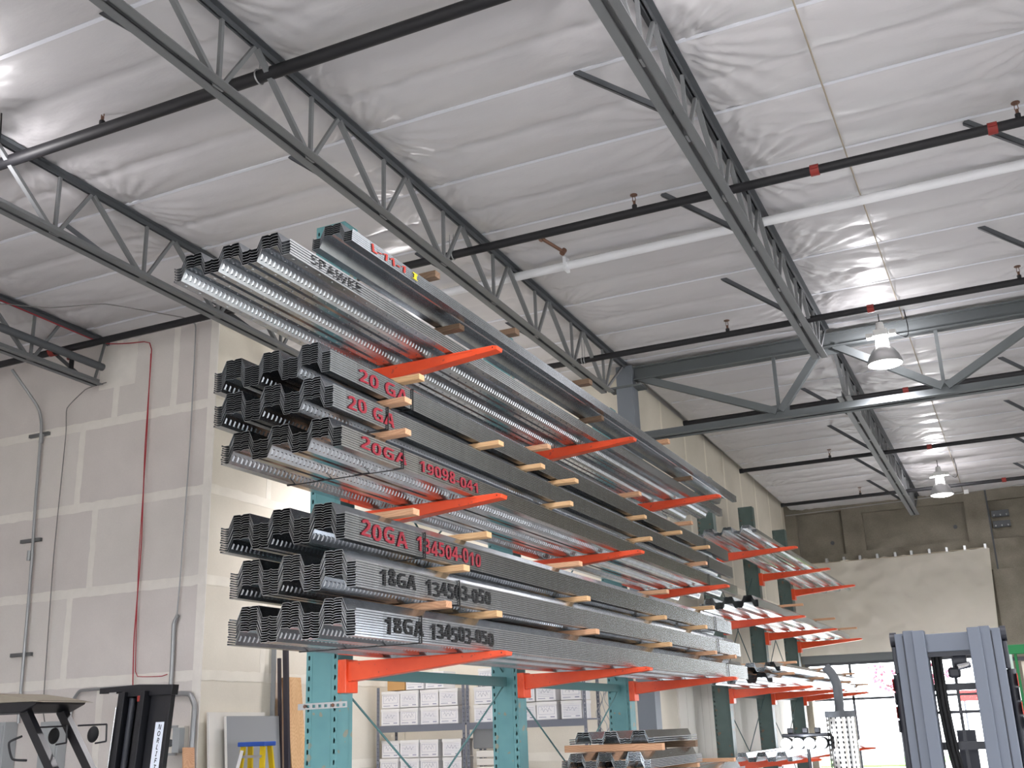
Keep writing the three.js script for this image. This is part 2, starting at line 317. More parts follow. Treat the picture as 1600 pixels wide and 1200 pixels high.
// ---------------------------------------------------------------- roof steel
const BOT = (d) => ROOF(d) - 0.76;
function joist(X, d0, d1, b0, b1, label) {                       // open-web joist along the hall, bottom chord from b0 to b1
  const j = thing('roof_joist', label, 'roof joist', V(X, 0, (d0 + d1) / 2), 'open-web roof joists');
  for (const s of [-1, 1]) {
    part('top_chord', angle(V(X + s * 0.012, ROOF(d0) - 0.03, d0), V(X + s * 0.012, ROOF(d1) - 0.03, d1), 0.062, 0.009, -s, -1), M.darkSteel, j);  // same paint as the joist, shade under the roof put into its colour
    part('bottom_chord', angle(V(X + s * 0.016, BOT(b0), b0), V(X + s * 0.016, BOT(b1), b1), 0.09, 0.01, -s, 1), M.joist, j);
  }
  for (let k = -14; k < 20; k++) {
    const B = 6.02 + 1.285 * k, T = B + 0.43, N = B + 1.285;
    const top = (d) => V(X, ROOF(d) - 0.09, d), bot = (d) => V(X, BOT(d) + 0.03, d);
    if (B > b0 && B < b1) {
      part('web_member', bar(bot(B), top(B), 0.034, 0.034), M.joist, j);
      if (T < d1) part('web_member', bar(bot(B + 0.03), top(T), 0.036, 0.036), M.joist, j);
      part('gusset', bx(X - 0.012, X + 0.012, BOT(B) + 0.0, BOT(B) + 0.1, B - 0.06, B + 0.06), M.joist, j);
    }
    if (T > d0 && N < b1 + 0.01) part('web_member', bar(top(T + 0.03), bot(N - 0.04), 0.05, 0.04), M.joist, j);
  }
  part('end_diagonal', bar(V(X, BOT(b1) + 0.03, b1 - 0.08), V(X, ROOF(d1) - 0.1, d1 - 0.08), 0.03, 0.03), M.joist, j);
  for (let k = -3; k < 9; k++) {
    const d = 8.18 + 2.625 * k; if (d < b0 + 0.2 || d > b1) continue;
    part('diagonal_brace', angle(V(X - 0.92, ROOF(d) - 0.03, d), V(X - 0.02, BOT(d) + 0.012, d), 0.055, 0.006, 1, 1), M.darkSteel, j);
  }
  return j;
}
joist(-11.77, -10, 11.24, -9, 11.1, 'leftmost roof joist, ending at the bare drywall above the red cable');
joist(-8.55, -10, 16.2, -9, 15.2, 'second roof joist from the left, running behind the topmost deck bundle');
joist(-5.33, -10, 16.0, -9, 15.15, 'roof joist ending at the grey steel column, above the deck rack');
joist(-2.1, -10, 16.0, -9, 15.2, 'roof joist right of the picture centre, ending on the truss girder');
joist(-2.1, 16.2, 29.25, 17.2, 27.9, 'far roof joist between truss girder and concrete end wall');
joist(1.12, -10, 16.0, -9, 15.2, 'near roof joist at the right edge, only its braces in view');
joist(1.12, 16.2, 29.25, 17.2, 27.9, 'far roof joist at the right edge, only its braces in view');

{
  const D = 16.1, g = thing('truss_girder', 'heavy grey truss girder crossing the hall from the steel column', 'girder', V(1.5, 4.6, D));
  const t0 = 6.98, t1 = 7.2, b0 = 5.98, b1 = 6.12, XE = X_R - 0.02;
  part('top_chord', bx(-5.18, XE, t0, t1, D - 0.012, D + 0.012), M.girder, g);
  part('top_flange', bx(-5.18, XE, t1 - 0.015, t1, D - 0.1, D + 0.1), M.girder, g);
  part('top_flange', bx(-5.18, XE, t0, t0 + 0.015, D - 0.1, D + 0.1), M.girder, g);
  for (const s of [-1, 1]) part('bottom_chord', angle(V(-5.18, b0, D + s * 0.012), V(XE, b0, D + s * 0.012), 0.13, 0.012, s, 1), M.girder, g);
  const U = new THREE.Vector3(0, 0, 1);
  const dg = (x0, y0, x1, y1, w = 0.11) => part('web_member', bar(V(x0, y0, D), V(x1, y1, D), w, 0.1, U), M.girder, g);
  dg(-5.1, t0 + 0.04, -2.96, b1); dg(-2.9, b1, -2.2, t0 + 0.03); dg(-2.0, t0 + 0.03, -0.58, b1); dg(-0.52, b1, 1.05, t0 + 0.03); dg(1.2, t0 + 0.03, 2.6, b1); dg(2.7, b1, 4.3, t0);
  for (const x of [-2.93, -0.56, 2.65]) part('web_post', bar(V(x, b1, D), V(x, t0, D), 0.05, 0.05), M.girder, g);
  for (const x of [-2.93, -0.55, 2.65]) part('gusset', bx(x - 0.16, x + 0.16, b0, b1 + 0.1, D - 0.008, D + 0.008), M.girder, g);
  for (const x of [-2.1, 1.12]) part('gusset', bx(x - 0.16, x + 0.16, t0 - 0.1, t0 + 0.05, D - 0.008, D + 0.008), M.girder, g);
  const c = thing('steel_column', 'grey steel column with bearing plate at the corner of the cream wall', 'column', V(-5.33, 0, D));
  part('flange', bx(-5.47, -5.19, 0, 6.86, D - 0.13, D - 0.115), M.column, c); part('flange', bx(-5.47, -5.19, 0, 6.86, D + 0.115, D + 0.13), M.column, c);
  part('web', bx(-5.337, -5.323, 0, 6.86, D - 0.115, D + 0.115), M.column, c);
  part('side_plate', bx(-5.2, -5.19, 0, 6.86, D - 0.115, D + 0.115), M.column, c);
  part('bearing_plate', bx(-5.62, -5.04, 6.86, 6.89, D - 0.16, D + 0.16), M.girder, c);
  part('head_block', bx(-5.47, -5.2, 6.89, 7.24, D - 0.1, D + 0.1), M.column, c);
  part('base_plate', bx(-5.47, -5.08, 0, 0.03, D - 0.2, D + 0.2), M.column, c);
}

// ---------------------------------------------------------------- sprinkler and drain pipes
function sprinkler(label, d, y, x0, x1, r, heads, fits, hung = []) {
  const t = thing('sprinkler_pipe', label, 'sprinkler pipe', V((x0 + x1) / 2, y, d), 'black sprinkler pipes');
  part('pipe', cyl(V(x0, y, d), V(x1, y, d), r, 16), M.blackPipe, t);
  part('end_cap', cyl(V(x0 - 0.02, y, d), V(x0 + 0.06, y, d), r * 1.2, 14), M.blackPipe, t);
  for (const x of heads) {
    const h = part('sprinkler_head', join(cyl(V(x, y + r * 0.8, d), V(x, y + r + 0.09, d), 0.016, 8), cyl(V(x, y + r + 0.16, d), V(x, y + r + 0.168, d), 0.042, 12),
      bar(V(x - 0.018, y + r + 0.09, d), V(x - 0.012, y + r + 0.16, d), 0.007, 0.007), bar(V(x + 0.018, y + r + 0.09, d), V(x + 0.012, y + r + 0.16, d), 0.007, 0.007)), M.brass, t);
    part('outlet', cyl(V(x, y + r * 0.5, d), V(x, y + r + 0.04, d), 0.028, 10), M.blackPipe, h);
  }
  for (const x of fits) part('coupling', join(cyl(V(x - 0.045, y, d), V(x + 0.045, y, d), r * 1.25, 14), bx(x - 0.035, x + 0.035, y - 0.012, y + 0.012, d - r * 1.6, d + r * 1.6)), M.redFit, t);
  for (const x of hung) part('hanger', join(new THREE.TorusGeometry(r * 1.15, 0.007, 6, 16).rotateY(Math.PI / 2).translate(x, y, -d), cyl(V(x, y + r, d), V(x, ROOF(d), d), 0.006, 6)), M.greyConduit, t);
}
sprinkler('thick black sprinkler pipe nearest the camera, crossing the upper left', 6.68, 7.27, -9.6, 5.5, 0.06, [-7.33, 0.6], [], [-5.75, -5.45, -8.8]);
sprinkler('black sprinkler pipe crossing above the middle of the deck bundles', 10.53, 7.09, -9.2, 5.5, 0.05, [-3.25, 0.69], [-1.27, 0.45], [-5.6, -5.55]);
sprinkler('black sprinkler pipe just in front of the truss girder', 14.57, 6.94, -9.2, 5.5, 0.046, [-3.25, 0.6], [-1.27], [-5.5, -5.46]);
sprinkler('black sprinkler pipe just behind the truss girder', 18.4, 6.8, -5.05, 5.5, 0.042, [], [-1.24]);
sprinkler('black sprinkler pipe second from the concrete end wall', 22.2, 6.66, -4.98, 5.5, 0.042, [-3.13], [-1.22]);
sprinkler('black sprinkler pipe nearest the concrete end wall', 26.2, 6.6, -4.96, 5.5, 0.042, [-3.11], [0.0]);
sprinkler('black sprinkler pipe along the top of the bare drywall', 10.7, 7.13, -15.8, -8.9, 0.05, [], [-12.3]);
{
  const t = thing('sprinkler_main', 'dark sprinkler main with red valve under the leftmost joist', 'pipe', V(-11.6, 6.9, 9));
  part('pipe', cyl(V(-11.6, 7.0, 4), V(-11.6, 6.86, 11.0), 0.055, 14), M.darkSteel, t);
  part('valve', join(cyl(V(-11.9, 6.96, 10.7), V(-11.9, 7.04, 10.7), 0.07, 12), cyl(V(-11.98, 6.98, 10.7), V(-11.82, 6.98, 10.7), 0.03, 10)), M.redFit, t);
  part('riser', cyl(V(-11.9, 6.75, 10.7), V(-11.9, 7.0, 10.7), 0.035, 10), M.blackPipe, t);
}
{
  const t = thing('roof_drain_pipe', 'white insulated drain pipe running across under the ceiling', 'pipe', V(-2, 7.23, 11.8));
  part('pipe', cyl(V(-9.5, 7.22, 11.8), V(5.6, 7.26, 11.8), 0.055, 16), M.whitePipe, t);
  part('hanger_strap', bx(-4.62, -4.58, 7.16, 7.42, 11.73, 11.87), M.whitePipe, t);
  const b = thing('ceiling_fitting', 'rusty angled pipe fitting hanging beside the white drain pipe', 'pipe fitting', V(-4.6, 7.25, 11.3));
  part('arm', cyl(V(-4.62, 7.32, 11.1), V(-4.46, 7.22, 11.35), 0.022, 8), M.brass, b);
  part('head', join(cyl(V(-4.64, 7.3, 11.08), V(-4.6, 7.38, 11.12), 0.03, 8), cyl(V(-4.47, 7.19, 11.34), V(-4.45, 7.25, 11.38), 0.035, 8)), M.brass, b);
}
tag(struct('ceiling_conduit', pipe([V(-1.0, ROOF(0) - 0.075, 0), V(-0.96, ROOF(6) - 0.075, 6), V(-0.96, ROOF(12) - 0.08, 12), V(-0.97, ROOF(20) - 0.08, 20), V(-0.97, ROOF(29) - 0.08, 29.2)], 0.008, 60, 6), M.tanCable), 'thin tan conduit running along the ceiling past the lamps', 'conduit');
delete scene.getObjectByName('ceiling_conduit').userData.kind;

// ---------------------------------------------------------------- high bay lamps
function highBay(x, d, yb, label) {
  const t = thing('high_bay_lamp', label, 'lamp', V(x, yb, d), 'high bay lamps');
  const prof = [[0.245, 0], [0.25, 0.02], [0.215, 0.12], [0.165, 0.2], [0.12, 0.25], [0.105, 0.27]].map(([r, y]) => new THREE.Vector2(r, y));
  const inner = prof.slice().reverse().map((p) => new THREE.Vector2(p.x - 0.006, p.y));
  local('reflector', new THREE.LatheGeometry([...prof, ...inner], 32), M.reflector, t);
  local('lens', new THREE.SphereGeometry(0.236, 28, 8, 0, 6.2832, Math.PI / 2, Math.PI / 2).scale(1, 0.22, 1).translate(0, 0.012, 0), M.lampLens, t);
  local('neck', new THREE.CylinderGeometry(0.088, 0.1, 0.16, 20).translate(0, 0.34, 0), M.lampNeck, t);
  local('ballast_housing', join(new RoundedBoxGeometry(0.2, 0.1, 0.2, 2, 0.015).translate(0, 0.47, 0), new RoundedBoxGeometry(0.1, 0.07, 0.12, 2, 0.01).translate(-0.16, 0.45, 0), new RoundedBoxGeometry(0.1, 0.07, 0.12, 2, 0.01).translate(0.16, 0.46, 0), new THREE.CylinderGeometry(0.05, 0.07, 0.12, 14).translate(0, 0.58, 0)), M.ballast, t);
  const top = ROOF(d) - yb - 0.06;
  local('hook', join(new THREE.CylinderGeometry(0.008, 0.008, top - 0.62, 6).translate(0, (top + 0.62) / 2, 0), new THREE.ConeGeometry(0.025, 0.06, 8).translate(0, 0.66, 0)), M.blackPipe, t);
  local('cord', pipe([new THREE.Vector3(0.18, 0.45, 0), new THREE.Vector3(0.34, 0.36, 0), new THREE.Vector3(0.38, 0.5, 0), new THREE.Vector3(0.36, top, 0)], 0.008, 24, 6, 0.5), M.blackPipe, t);
  const s = new THREE.SpotLight(srgb(252, 248, 252), LAMP_CD, 0, 1.22, 0.5, 2); s.position.set(x, yb - 0.06, -d); s.target.position.set(x, 0, -d); s.castShadow = true; s.shadow.radius = 10; scene.add(s, s.target);
  const p = new THREE.PointLight(srgb(252, 248, 250), LAMP_UP, 0, 2); p.position.set(x, yb + 0.34, -d); p.castShadow = true; p.shadow.radius = 3; scene.add(p);
}
highBay(-1.28, 15.7, 6.47, 'lit high bay lamp hanging in front of the truss girder');
highBay(-1.29, 25.4, 6.27, 'smaller lit high bay lamp near the concrete end wall');
highBay(-8.5, 6.2, 6.66, 'lit high bay lamp cut off by the left edge of the picture');
highBay(-8.1, 13.8, 6.49, 'lit high bay lamp in the recess hidden behind the deck bundles');
for (const [x, d] of [[-1.29, 6.2], [5.4, 6.2], [5.4, 15.8], [5.4, 25.4], [-8.28, -3.4], [-1.29, -3.4], [5.4, -3.4]]) highBay(x, d, ROOF(d) - 0.85, 'lit high bay lamp outside the picture');

// ---------------------------------------------------------------- cantilever racks
const LEV = [1.03, 2.17, 3.31, 4.48];
function plateWithSlots(w, h, t, both) {                          // slotted front plate of an upright, lower left at 0, 0
  const s = new THREE.Shape([[0, 0], [w, 0], [w, h], [0, h]].map(([x, y]) => new THREE.Vector2(x, y)));
  for (let y = 0.1; y < h - 0.08; y += 0.0765) for (const x of [0.018, w - 0.034]) {
    s.holes.push(new THREE.Path([[x, y], [x + 0.016, y + 0.004], [x + 0.016, y + 0.03], [x + 0.006, y + 0.038], [x, y + 0.03]].map(([a, b]) => new THREE.Vector2(a, b))));
  }
  return new THREE.ExtrudeGeometry(s, { depth: t, bevelEnabled: false });
}
function rack(label, ds, paintMat, plainMat) {
  const X0 = -5.09, X1 = -4.8, H = 5.87, dep = 0.15;
  const r = thing('cantilever_rack', label, 'rack', V(X0, 0, (ds[0] + ds[ds.length - 1]) / 2), 'cantilever racks');
  for (const d of ds) {
    const a = d - dep / 2, b = d + dep / 2;
    const u = part('upright', join(bx(X0, X0 + 0.004, 0.1, H, a, b), bx(X1 - 0.004, X1, 0.1, H, a, b), bx(X0, X1, 0.1, H, b - 0.004, b), bx(X0, X1, H - 0.004, H, a, b)), paintMat, r);
    part('front_plate', plateWithSlots(X1 - X0, H - 0.1, 0.004).translate(X0, 0.1, -a), paintMat, u);
    part('rib', bx(X0 + 0.055, X0 + 0.058, 0.1, H - 0.02, a - 0.006, a), paintMat, u);
    part('rib', bx(X1 - 0.062, X1 - 0.059, 0.1, H - 0.02, a - 0.006, a), paintMat, u);
    part('back_plate', bx(X1 - 0.02, X1 + 0.0, 0.1, H, b, b + 0.05), paintMat, u);
    part('foot', join(bx(X0 - 0.1, -3.5, 0, 0.1, a, b)), paintMat, r);
    for (const y of LEV) {
      const w = 0.05, A = part('arm', prism([[X1 + 0.012, y - 0.155], [X1 + 0.012, y - 0.01], [-3.43, y - 0.002], [-3.395, y - 0.012], [-3.4, y - 0.032]], d - w, d + w * 0.9, 0.004), M.orange, r);
      part('mount_plate', rbx(X1 - 0.0, X1 + 0.075, y - 0.235, y + 0.01, d - 0.085, d + 0.085, 0.006), M.orange, A);
      part('weld_seam', bx(X1 + 0.09, -3.6, y - 0.014, y - 0.008, d - w - 0.008, d - w - 0.002), M.orange, A);
      part('tip_pin_hole', cyl(V(-3.43, y - 0.016, d - w - 0.006), V(-3.43, y - 0.016, d - w), 0.005, 8), M.strap, A);
    }
  }
  const X = -4.95;
  for (let i = 0; i + 1 < ds.length; i++) {
    const a = ds[i] + 0.08, b = ds[i + 1] - 0.08;
    for (const y of [2.1, 3.75]) part('strut', bx(X - 0.03, X + 0.03, y - 0.045, y + 0.045, a, b), plainMat, r);
    for (const [y0, y1] of [[0.2, 2.08], [2.2, 4.4]]) { part('cross_brace', cyl(V(X + 0.01, y0, a), V(X + 0.01, y1, b), 0.009, 8), plainMat, r); part('cross_brace', cyl(V(X - 0.01, y1, a), V(X - 0.01, y0, b), 0.009, 8), plainMat, r); }
  }
  return r;
}
const D1 = [7.18, 10.4, 13.8], D2 = [18.9, 22.15, 25.4];
const rack1 = rack('near teal cantilever rack with orange arms, loaded with long deck bundles', D1, M.teal, M.tealPlain);
rack('far dark green cantilever rack with orange arms by the cream wall', D2, M.green, M.greenPlain);
{
  const s = part('perforated_strap', (() => {
    const sh = new THREE.Shape([[-5.15, 1.825], [-4.705, 1.83], [-4.705, 1.875], [-5.15, 1.87]].map(([x, y]) => new THREE.Vector2(x, y)));
    for (let x = -5.07; x < -4.74; x += 0.054) sh.holes.push(new THREE.Path([[x, 1.838], [x + 0.026, 1.838], [x + 0.026, 1.86], [x, 1.86]].map(([a, b]) => new THREE.Vector2(a, b))));
    return new THREE.ExtrudeGeometry(sh, { depth: 0.004, bevelEnabled: false }).translate(0, 0, -(D1[0] - 0.09));
  })(), M.aluminium, rack1, 'pale perforated metal strap');
  for (const x of [-5.085, -4.83]) part('bolt', cyl(V(x, 1.85, D1[0] - 0.1), V(x, 1.85, D1[0] - 0.075), 0.014, 6), M.brass, s);
}

// ---------------------------------------------------------------- bundles of steel floor deck
function deckProfile(ribs) {
  const p = [[0, 0.011], [0, 0], [0.062, 0]];
  for (let k = 0; k < ribs; k++) {
    const b = 0.062 + 0.305 * k;
    p.push([b + 0.035, 0.076], [b + 0.08, 0.076], [b + 0.095, 0.068], [b + 0.11, 0.076], [b + 0.155, 0.076], [b + 0.19, 0]);
    if (k + 1 < ribs) p.push([b + 0.2325, 0], [b + 0.2475, 0.008], [b + 0.2625, 0], [b + 0.305, 0]);
    else p.push([b + 0.252, 0], [b + 0.2545, 0.0105]);
  }
  return p;
}
function deckGeometry(ribs, L, t = 0.0024) {                      // one sheet, running to -z, uv in metres (along, across)
  const p = deckProfile(ribs), n = p.length, nr = [];
  for (let i = 0; i < n; i++) {
    const f = (a, b) => { const x = b[0] - a[0], y = b[1] - a[1], l = Math.hypot(x, y); return [-y / l, x / l]; };
    const a = i ? f(p[i - 1], p[i]) : f(p[i], p[i + 1]), b = i + 1 < n ? f(p[i], p[i + 1]) : a;
    let x = a[0] + b[0], y = a[1] + b[1]; const l = Math.hypot(x, y) || 1, k = 1 / Math.max(0.45, (a[0] * x + a[1] * y) / l);
    nr.push([x / l * k * t, y / l * k * t]);
  }
  const pos = [], uv = [];
  const quad = (a, b, c, d, ua, ub, uc, ud) => { pos.push(...a, ...b, ...c, ...a, ...c, ...d); uv.push(...ua, ...ub, ...uc, ...ua, ...uc, ...ud); };
  let s = 0;
  for (let i = 0; i + 1 < n; i++) {
    const A = p[i], B = p[i + 1], a = [A[0] + nr[i][0], A[1] + nr[i][1]], b = [B[0] + nr[i + 1][0], B[1] + nr[i + 1][1]];
    const e = s + Math.hypot(B[0] - A[0], B[1] - A[1]);
    quad([...A, 0], [...A, -L], [...B, -L], [...B, 0], [0, s], [L, s], [L, e], [0, e]);           // under side
    quad([...a, -L], [...a, 0], [...b, 0], [...b, -L], [L, s], [0, s], [0, e], [L, e]);           // upper side
    quad([...A, 0], [...B, 0], [...b, 0], [...a, 0], [0, s], [0, e], [0.002, e], [0.002, s]);     // near edge
    quad([...B, -L], [...A, -L], [...a, -L], [...b, -L], [L, e], [L, s], [L, s], [L, e]);         // far edge
    s = e;
  }
  for (const i of [0, n - 1]) { const A = p[i], a = [A[0] + nr[i][0], A[1] + nr[i][1]]; quad([...A, 0], [...a, 0], [...a, -L], [...A, -L], [0, 0], [0, 0.002], [L, 0.002], [L, 0]); }
  const g = new THREE.BufferGeometry();
  g.setAttribute('position', new THREE.Float32BufferAttribute(pos, 3)); g.setAttribute('uv', new THREE.Float32BufferAttribute(uv, 2)); g.computeVertexNormals();
  return g;
}
// pressed lugs on the sloping webs (and small tabs on the flanges), standing out of the underside of a bundle's lowest sheet
function deckLugs(ribs, L, tabs, step = 0.043) {
  const p = deckProfile(ribs), pos = [];
  const stud = (c, along, across, out, la, lc, h) => {               // a low four-sided stud with a flat top
    const q = (a, b, k) => [0, 1, 2].map((i) => c[i] + along[i] * a + across[i] * b + out[i] * k);
    const B = [q(-la, -lc, 0), q(la, -lc, 0), q(la, lc, 0), q(-la, lc, 0)], T = [q(-la * 0.35, -lc * 0.7, h), q(la * 0.35, -lc * 0.7, h), q(la * 0.35, lc * 0.7, h), q(-la * 0.35, lc * 0.7, h)];
    for (let i = 0; i < 4; i++) { const j = (i + 1) % 4; pos.push(...B[i], ...B[j], ...T[j], ...B[i], ...T[j], ...T[i]); }
    pos.push(...T[0], ...T[1], ...T[2], ...T[0], ...T[2], ...T[3]);
  };
  for (let i = 0; i + 1 < p.length; i++) {
    const A = p[i], B = p[i + 1], dx = B[0] - A[0], dy = B[1] - A[1], l = Math.hypot(dx, dy), web = Math.abs(dy) > 0.05;
    if (web) for (let z = 0.03; z < L - 0.02; z += step) stud([(A[0] + B[0]) / 2, (A[1] + B[1]) / 2, -z], [0, 0, 1], [dx / l, dy / l, 0], [dy / l, -dx / l, 0], step * 0.27, 0.02, 0.006);
    else if (tabs && l > 0.04 && Math.abs(dy) < 0.001) for (let z = 0.08; z < L - 0.02; z += 0.14) stud([(A[0] + B[0]) / 2, A[1], -z], [0, 0, 1], [dx / l, 0, 0], [0, -1, 0], 0.01, 0.006, 0.004);
  }
  const g = new THREE.BufferGeometry(); g.setAttribute('position', new THREE.Float32BufferAttribute(pos, 3));
  const uv = []; for (let i = 0; i < pos.length; i += 3) uv.push(-pos[i + 2], pos[i]); g.setAttribute('uv', new THREE.Float32BufferAttribute(uv, 2)); g.computeVertexNormals(); return g;
}
const galv = (tex, rough, x = 1) => new THREE.MeshStandardMaterial({ map: rep(tex, 1.2 * x), metalness: 1, roughness: rough });
M.galvA = galv(galvTex, 0.27); M.galvB = galv(galvTexB, 0.25); M.galvC = galv(galvTex, 0.2);
function sprayTexture(text, weight = 'bold ') {
  const c = document.createElement('canvas'); c.width = 1024; c.height = 160; const g = c.getContext('2d');
  g.fillStyle = '#000'; g.fillRect(0, 0, 1024, 160); g.fillStyle = '#fff';
  g.font = weight + '122px sans-serif'; g.textBaseline = 'middle'; g.textAlign = 'left';
  const w = g.measureText(text).width; let x = 10;
  for (const ch of text) {                                          // by hand: every character a little off its line
    const cw = g.measureText(ch).width; g.save(); g.translate((x + cw / 2) * 990 / w, 80 + rr(-9, 9)); g.scale(990 / w * 0.96, rr(1.05, 1.2)); g.rotate(rr(-0.1, 0.08)); g.fillText(ch, -cw / 2, 0); g.restore(); x += cw;
  }
  const t = new THREE.CanvasTexture(c); t.magFilter = THREE.LinearFilter; return t;
}
function deckBundle(o) {
  const { label, xr, y, d0, d1, n, ribs = 3, pitch = 0.0148, mat = M.galvA, texts = [], straps = [], yEnd = y } = o;
  const W = 0.062 + 0.305 * (ribs - 1) + 0.252 + 0.0025, L = d1 - d0;
  const t = thing('deck_bundle', label, 'metal decking', V(xr - W, y, d0), 'bundles of steel decking');
  t.rotation.x = Math.atan2(yEnd - y, L);
  const g = deckGeometry(ribs, L), low = ribs < 3 ? g : join(g.clone(), deckLugs(ribs, L, o.tabs, d0 > 15 ? 0.086 : 0.043));
  for (let i = 0; i < n; i++) { const m = local('deck_sheet', i ? g : low, mat, t); m.position.set(rr(-0.0007, 0.0007), i * pitch, rr(-0.005, 0.005)); }
  for (const tx of texts) {                                       // writing sprayed across the stacked edges: one strip of paint on every sheet
    const strips = [], H = (n - 1) * pitch + 0.0105;
    for (let i = 0; i < n; i++) {
      const y0 = i * pitch, y1 = y0 + 0.0105, s = new THREE.PlaneGeometry(tx.len, 0.0128).rotateY(Math.PI / 2);
      const u = s.attributes.uv; for (let k = 0; k < 4; k++) u.setY(k, (u.getY(k) ? y1 : y0) / H);
      strips.push(s.rotateZ(-0.2).translate(W + 0.0052, (y0 + y1) / 2, -(tx.at - d0) - tx.len / 2));
    }
    local('spray_lettering', join(strips), std({ color: tx.color, roughness: 0.7, alphaMap: sprayTexture(tx.text, tx.weight), transparent: true, alphaTest: 0.4, side: THREE.DoubleSide }), t, tx.say);
  }
  const top = (n - 1) * pitch;
  for (const d of straps) {
    const z = -(d - d0), r = 0.0035;
    local('strap', join(bxl(W + 0.004, W + 0.011, -0.004, top + 0.02, z), bxl(-0.008, W + 0.011, -0.006, 0, z), bxl(-0.012, -0.006, -0.004, top + 0.02, z), bxl(W - 0.097, W + 0.011, top + 0.014, top + 0.019, z)), M.strap, t);
  }
  return { t, W, top: y + top + 0.078, xr, xl: xr - W };
}
const bxl = (x0, x1, y0, y1, z) => new THREE.BoxGeometry(x1 - x0, y1 - y0, 0.008).translate((x0 + x1) / 2, (y0 + y1) / 2, z);
const BK = M.sprayBlack, RD = M.sprayRed;
deckBundle({ label: 'lowest bundle of the near rack, marked 18GA in black beside the lowest arm', xr: -3.525, y: 2.175, d0: 5.39, d1: 14.93, n: 11, straps: [6.14, 13.9], texts: [{ text: '18GA', at: 5.68, len: 0.5, color: BK, say: 'black sprayed lettering' }, { text: '134503-050', at: 6.24, len: 0.98, color: BK, say: 'black sprayed lettering' }] });
deckBundle({ label: 'second bundle from the bottom of the near rack, marked 18GA in black', xr: -3.52, y: 2.456, d0: 5.38, d1: 14.62, n: 11, straps: [6.66, 13.5], texts: [{ text: '18GA', at: 5.62, len: 0.46, color: BK, say: 'black sprayed lettering' }, { text: '134503-050', at: 6.18, len: 1.0, color: BK, say: 'black sprayed lettering' }] });
deckBundle({ label: 'third bundle from the bottom of the near rack, marked 20GA in red', xr: -3.56, y: 2.735, d0: 5.32, d1: 14.42, n: 11, mat: M.galvB, straps: [6.26, 13.6], texts: [{ text: '20GA', at: 5.46, len: 0.58, color: RD, say: 'red sprayed lettering' }, { text: '134504-010', at: 6.13, len: 0.98, color: RD, say: 'red sprayed lettering' }] });
deckBundle({ label: 'lowest bundle on the middle arms of the near rack, marked in red', xr: -3.62, y: 3.315, d0: 5.36, d1: 15.2, n: 9, mat: M.galvC, straps: [6.08, 13.7], texts: [{ text: '20GA', at: 5.54, len: 0.6, color: RD, say: 'red sprayed lettering' }, { text: '19098-041', at: 6.28, len: 0.95, color: RD, say: 'red sprayed lettering' }] });
deckBundle({ label: 'middle bundle on the middle arms of the near rack, marked 20 GA in red', xr: -3.66, y: 3.562, d0: 5.32, d1: 15.2, n: 10, mat: M.galvB, straps: [5.95, 13.9], texts: [{ text: '20 GA', at: 5.45, len: 0.6, color: RD, say: 'red sprayed lettering' }] });
deckBundle({ label: 'upper bundle on the middle arms of the near rack, under the highest red arm', xr: -3.73, y: 3.822, d0: 5.38, d1: 15.3, n: 10, mat: M.galvB, straps: [6.4, 14.1], texts: [{ text: '20 GA', at: 5.68, len: 0.66, color: RD, say: 'red sprayed lettering' }] });
deckBundle({ label: 'wide perforated bundle on the top arms, lettered in black at its corner', xr: -3.78, y: 4.487, d0: 5.0, d1: 15.4, n: 6, pitch: 0.018, tabs: true, mat: M.galvA, straps: [], texts: [{ text: 'SPAWKE', weight: '', at: 5.2, len: 0.62, color: BK, say: 'black sprayed lettering' }] });
deckBundle({ label: 'narrow single-rib bundle lying on top of the highest deck bundle', xr: -3.6, y: 4.71, d0: 5.42, d1: 15.6, n: 6, ribs: 1, mat: M.galvB, straps: [], texts: [{ text: 'L-11-1', at: 5.62, len: 0.5, color: srgb(186, 60, 50), say: 'red marks' }, { text: 'I', at: 6.16, len: 0.1, color: srgb(222, 206, 40), say: 'yellow mark' }] });
deckBundle({ label: 'thin bundle on the top arms of the far rack', xr: -3.67, y: 4.487, d0: 17.05, d1: 26.7, n: 4, mat: M.galvC });
deckBundle({ label: 'bundle on the middle arms of the far rack', xr: -3.72, y: 3.317, d0: 16.9, d1: 25.9, n: 8, mat: M.galvC });
deckBundle({ label: 'lower bundle on the low arms of the far rack', xr: -3.56, y: 2.177, d0: 16.6, d1: 26.4, n: 5, mat: M.galvC });
deckBundle({ label: 'upper bundle on the low arms of the far rack, raised on wood', xr: -3.55, y: 2.362, d0: 17.2, d1: 26.2, n: 5, mat: M.galvC });
deckBundle({ label: 'short loose bundle topmost of the stack below the near rack bundles', xr: -3.613, y: 1.463, d0: 11.0, d1: 12.55, n: 3, pitch: 0.02, mat: M.galvC });
deckBundle({ label: 'short bundle second in the stack below the near rack bundles', xr: -3.5, y: 1.232, d0: 10.5, d1: 12.3, n: 6, mat: M.galvC });
deckBundle({ label: 'longer bundle at the foot of the short stack on the lowest near arms', xr: -3.5, y: 1.036, d0: 10.1, d1: 14.2, n: 5, mat: M.galvC });
deckBundle({ label: 'bundle on the lowest arms of the far rack', xr: -3.6, y: 1.036, d0: 17.6, d1: 26, n: 5, mat: M.galvC });

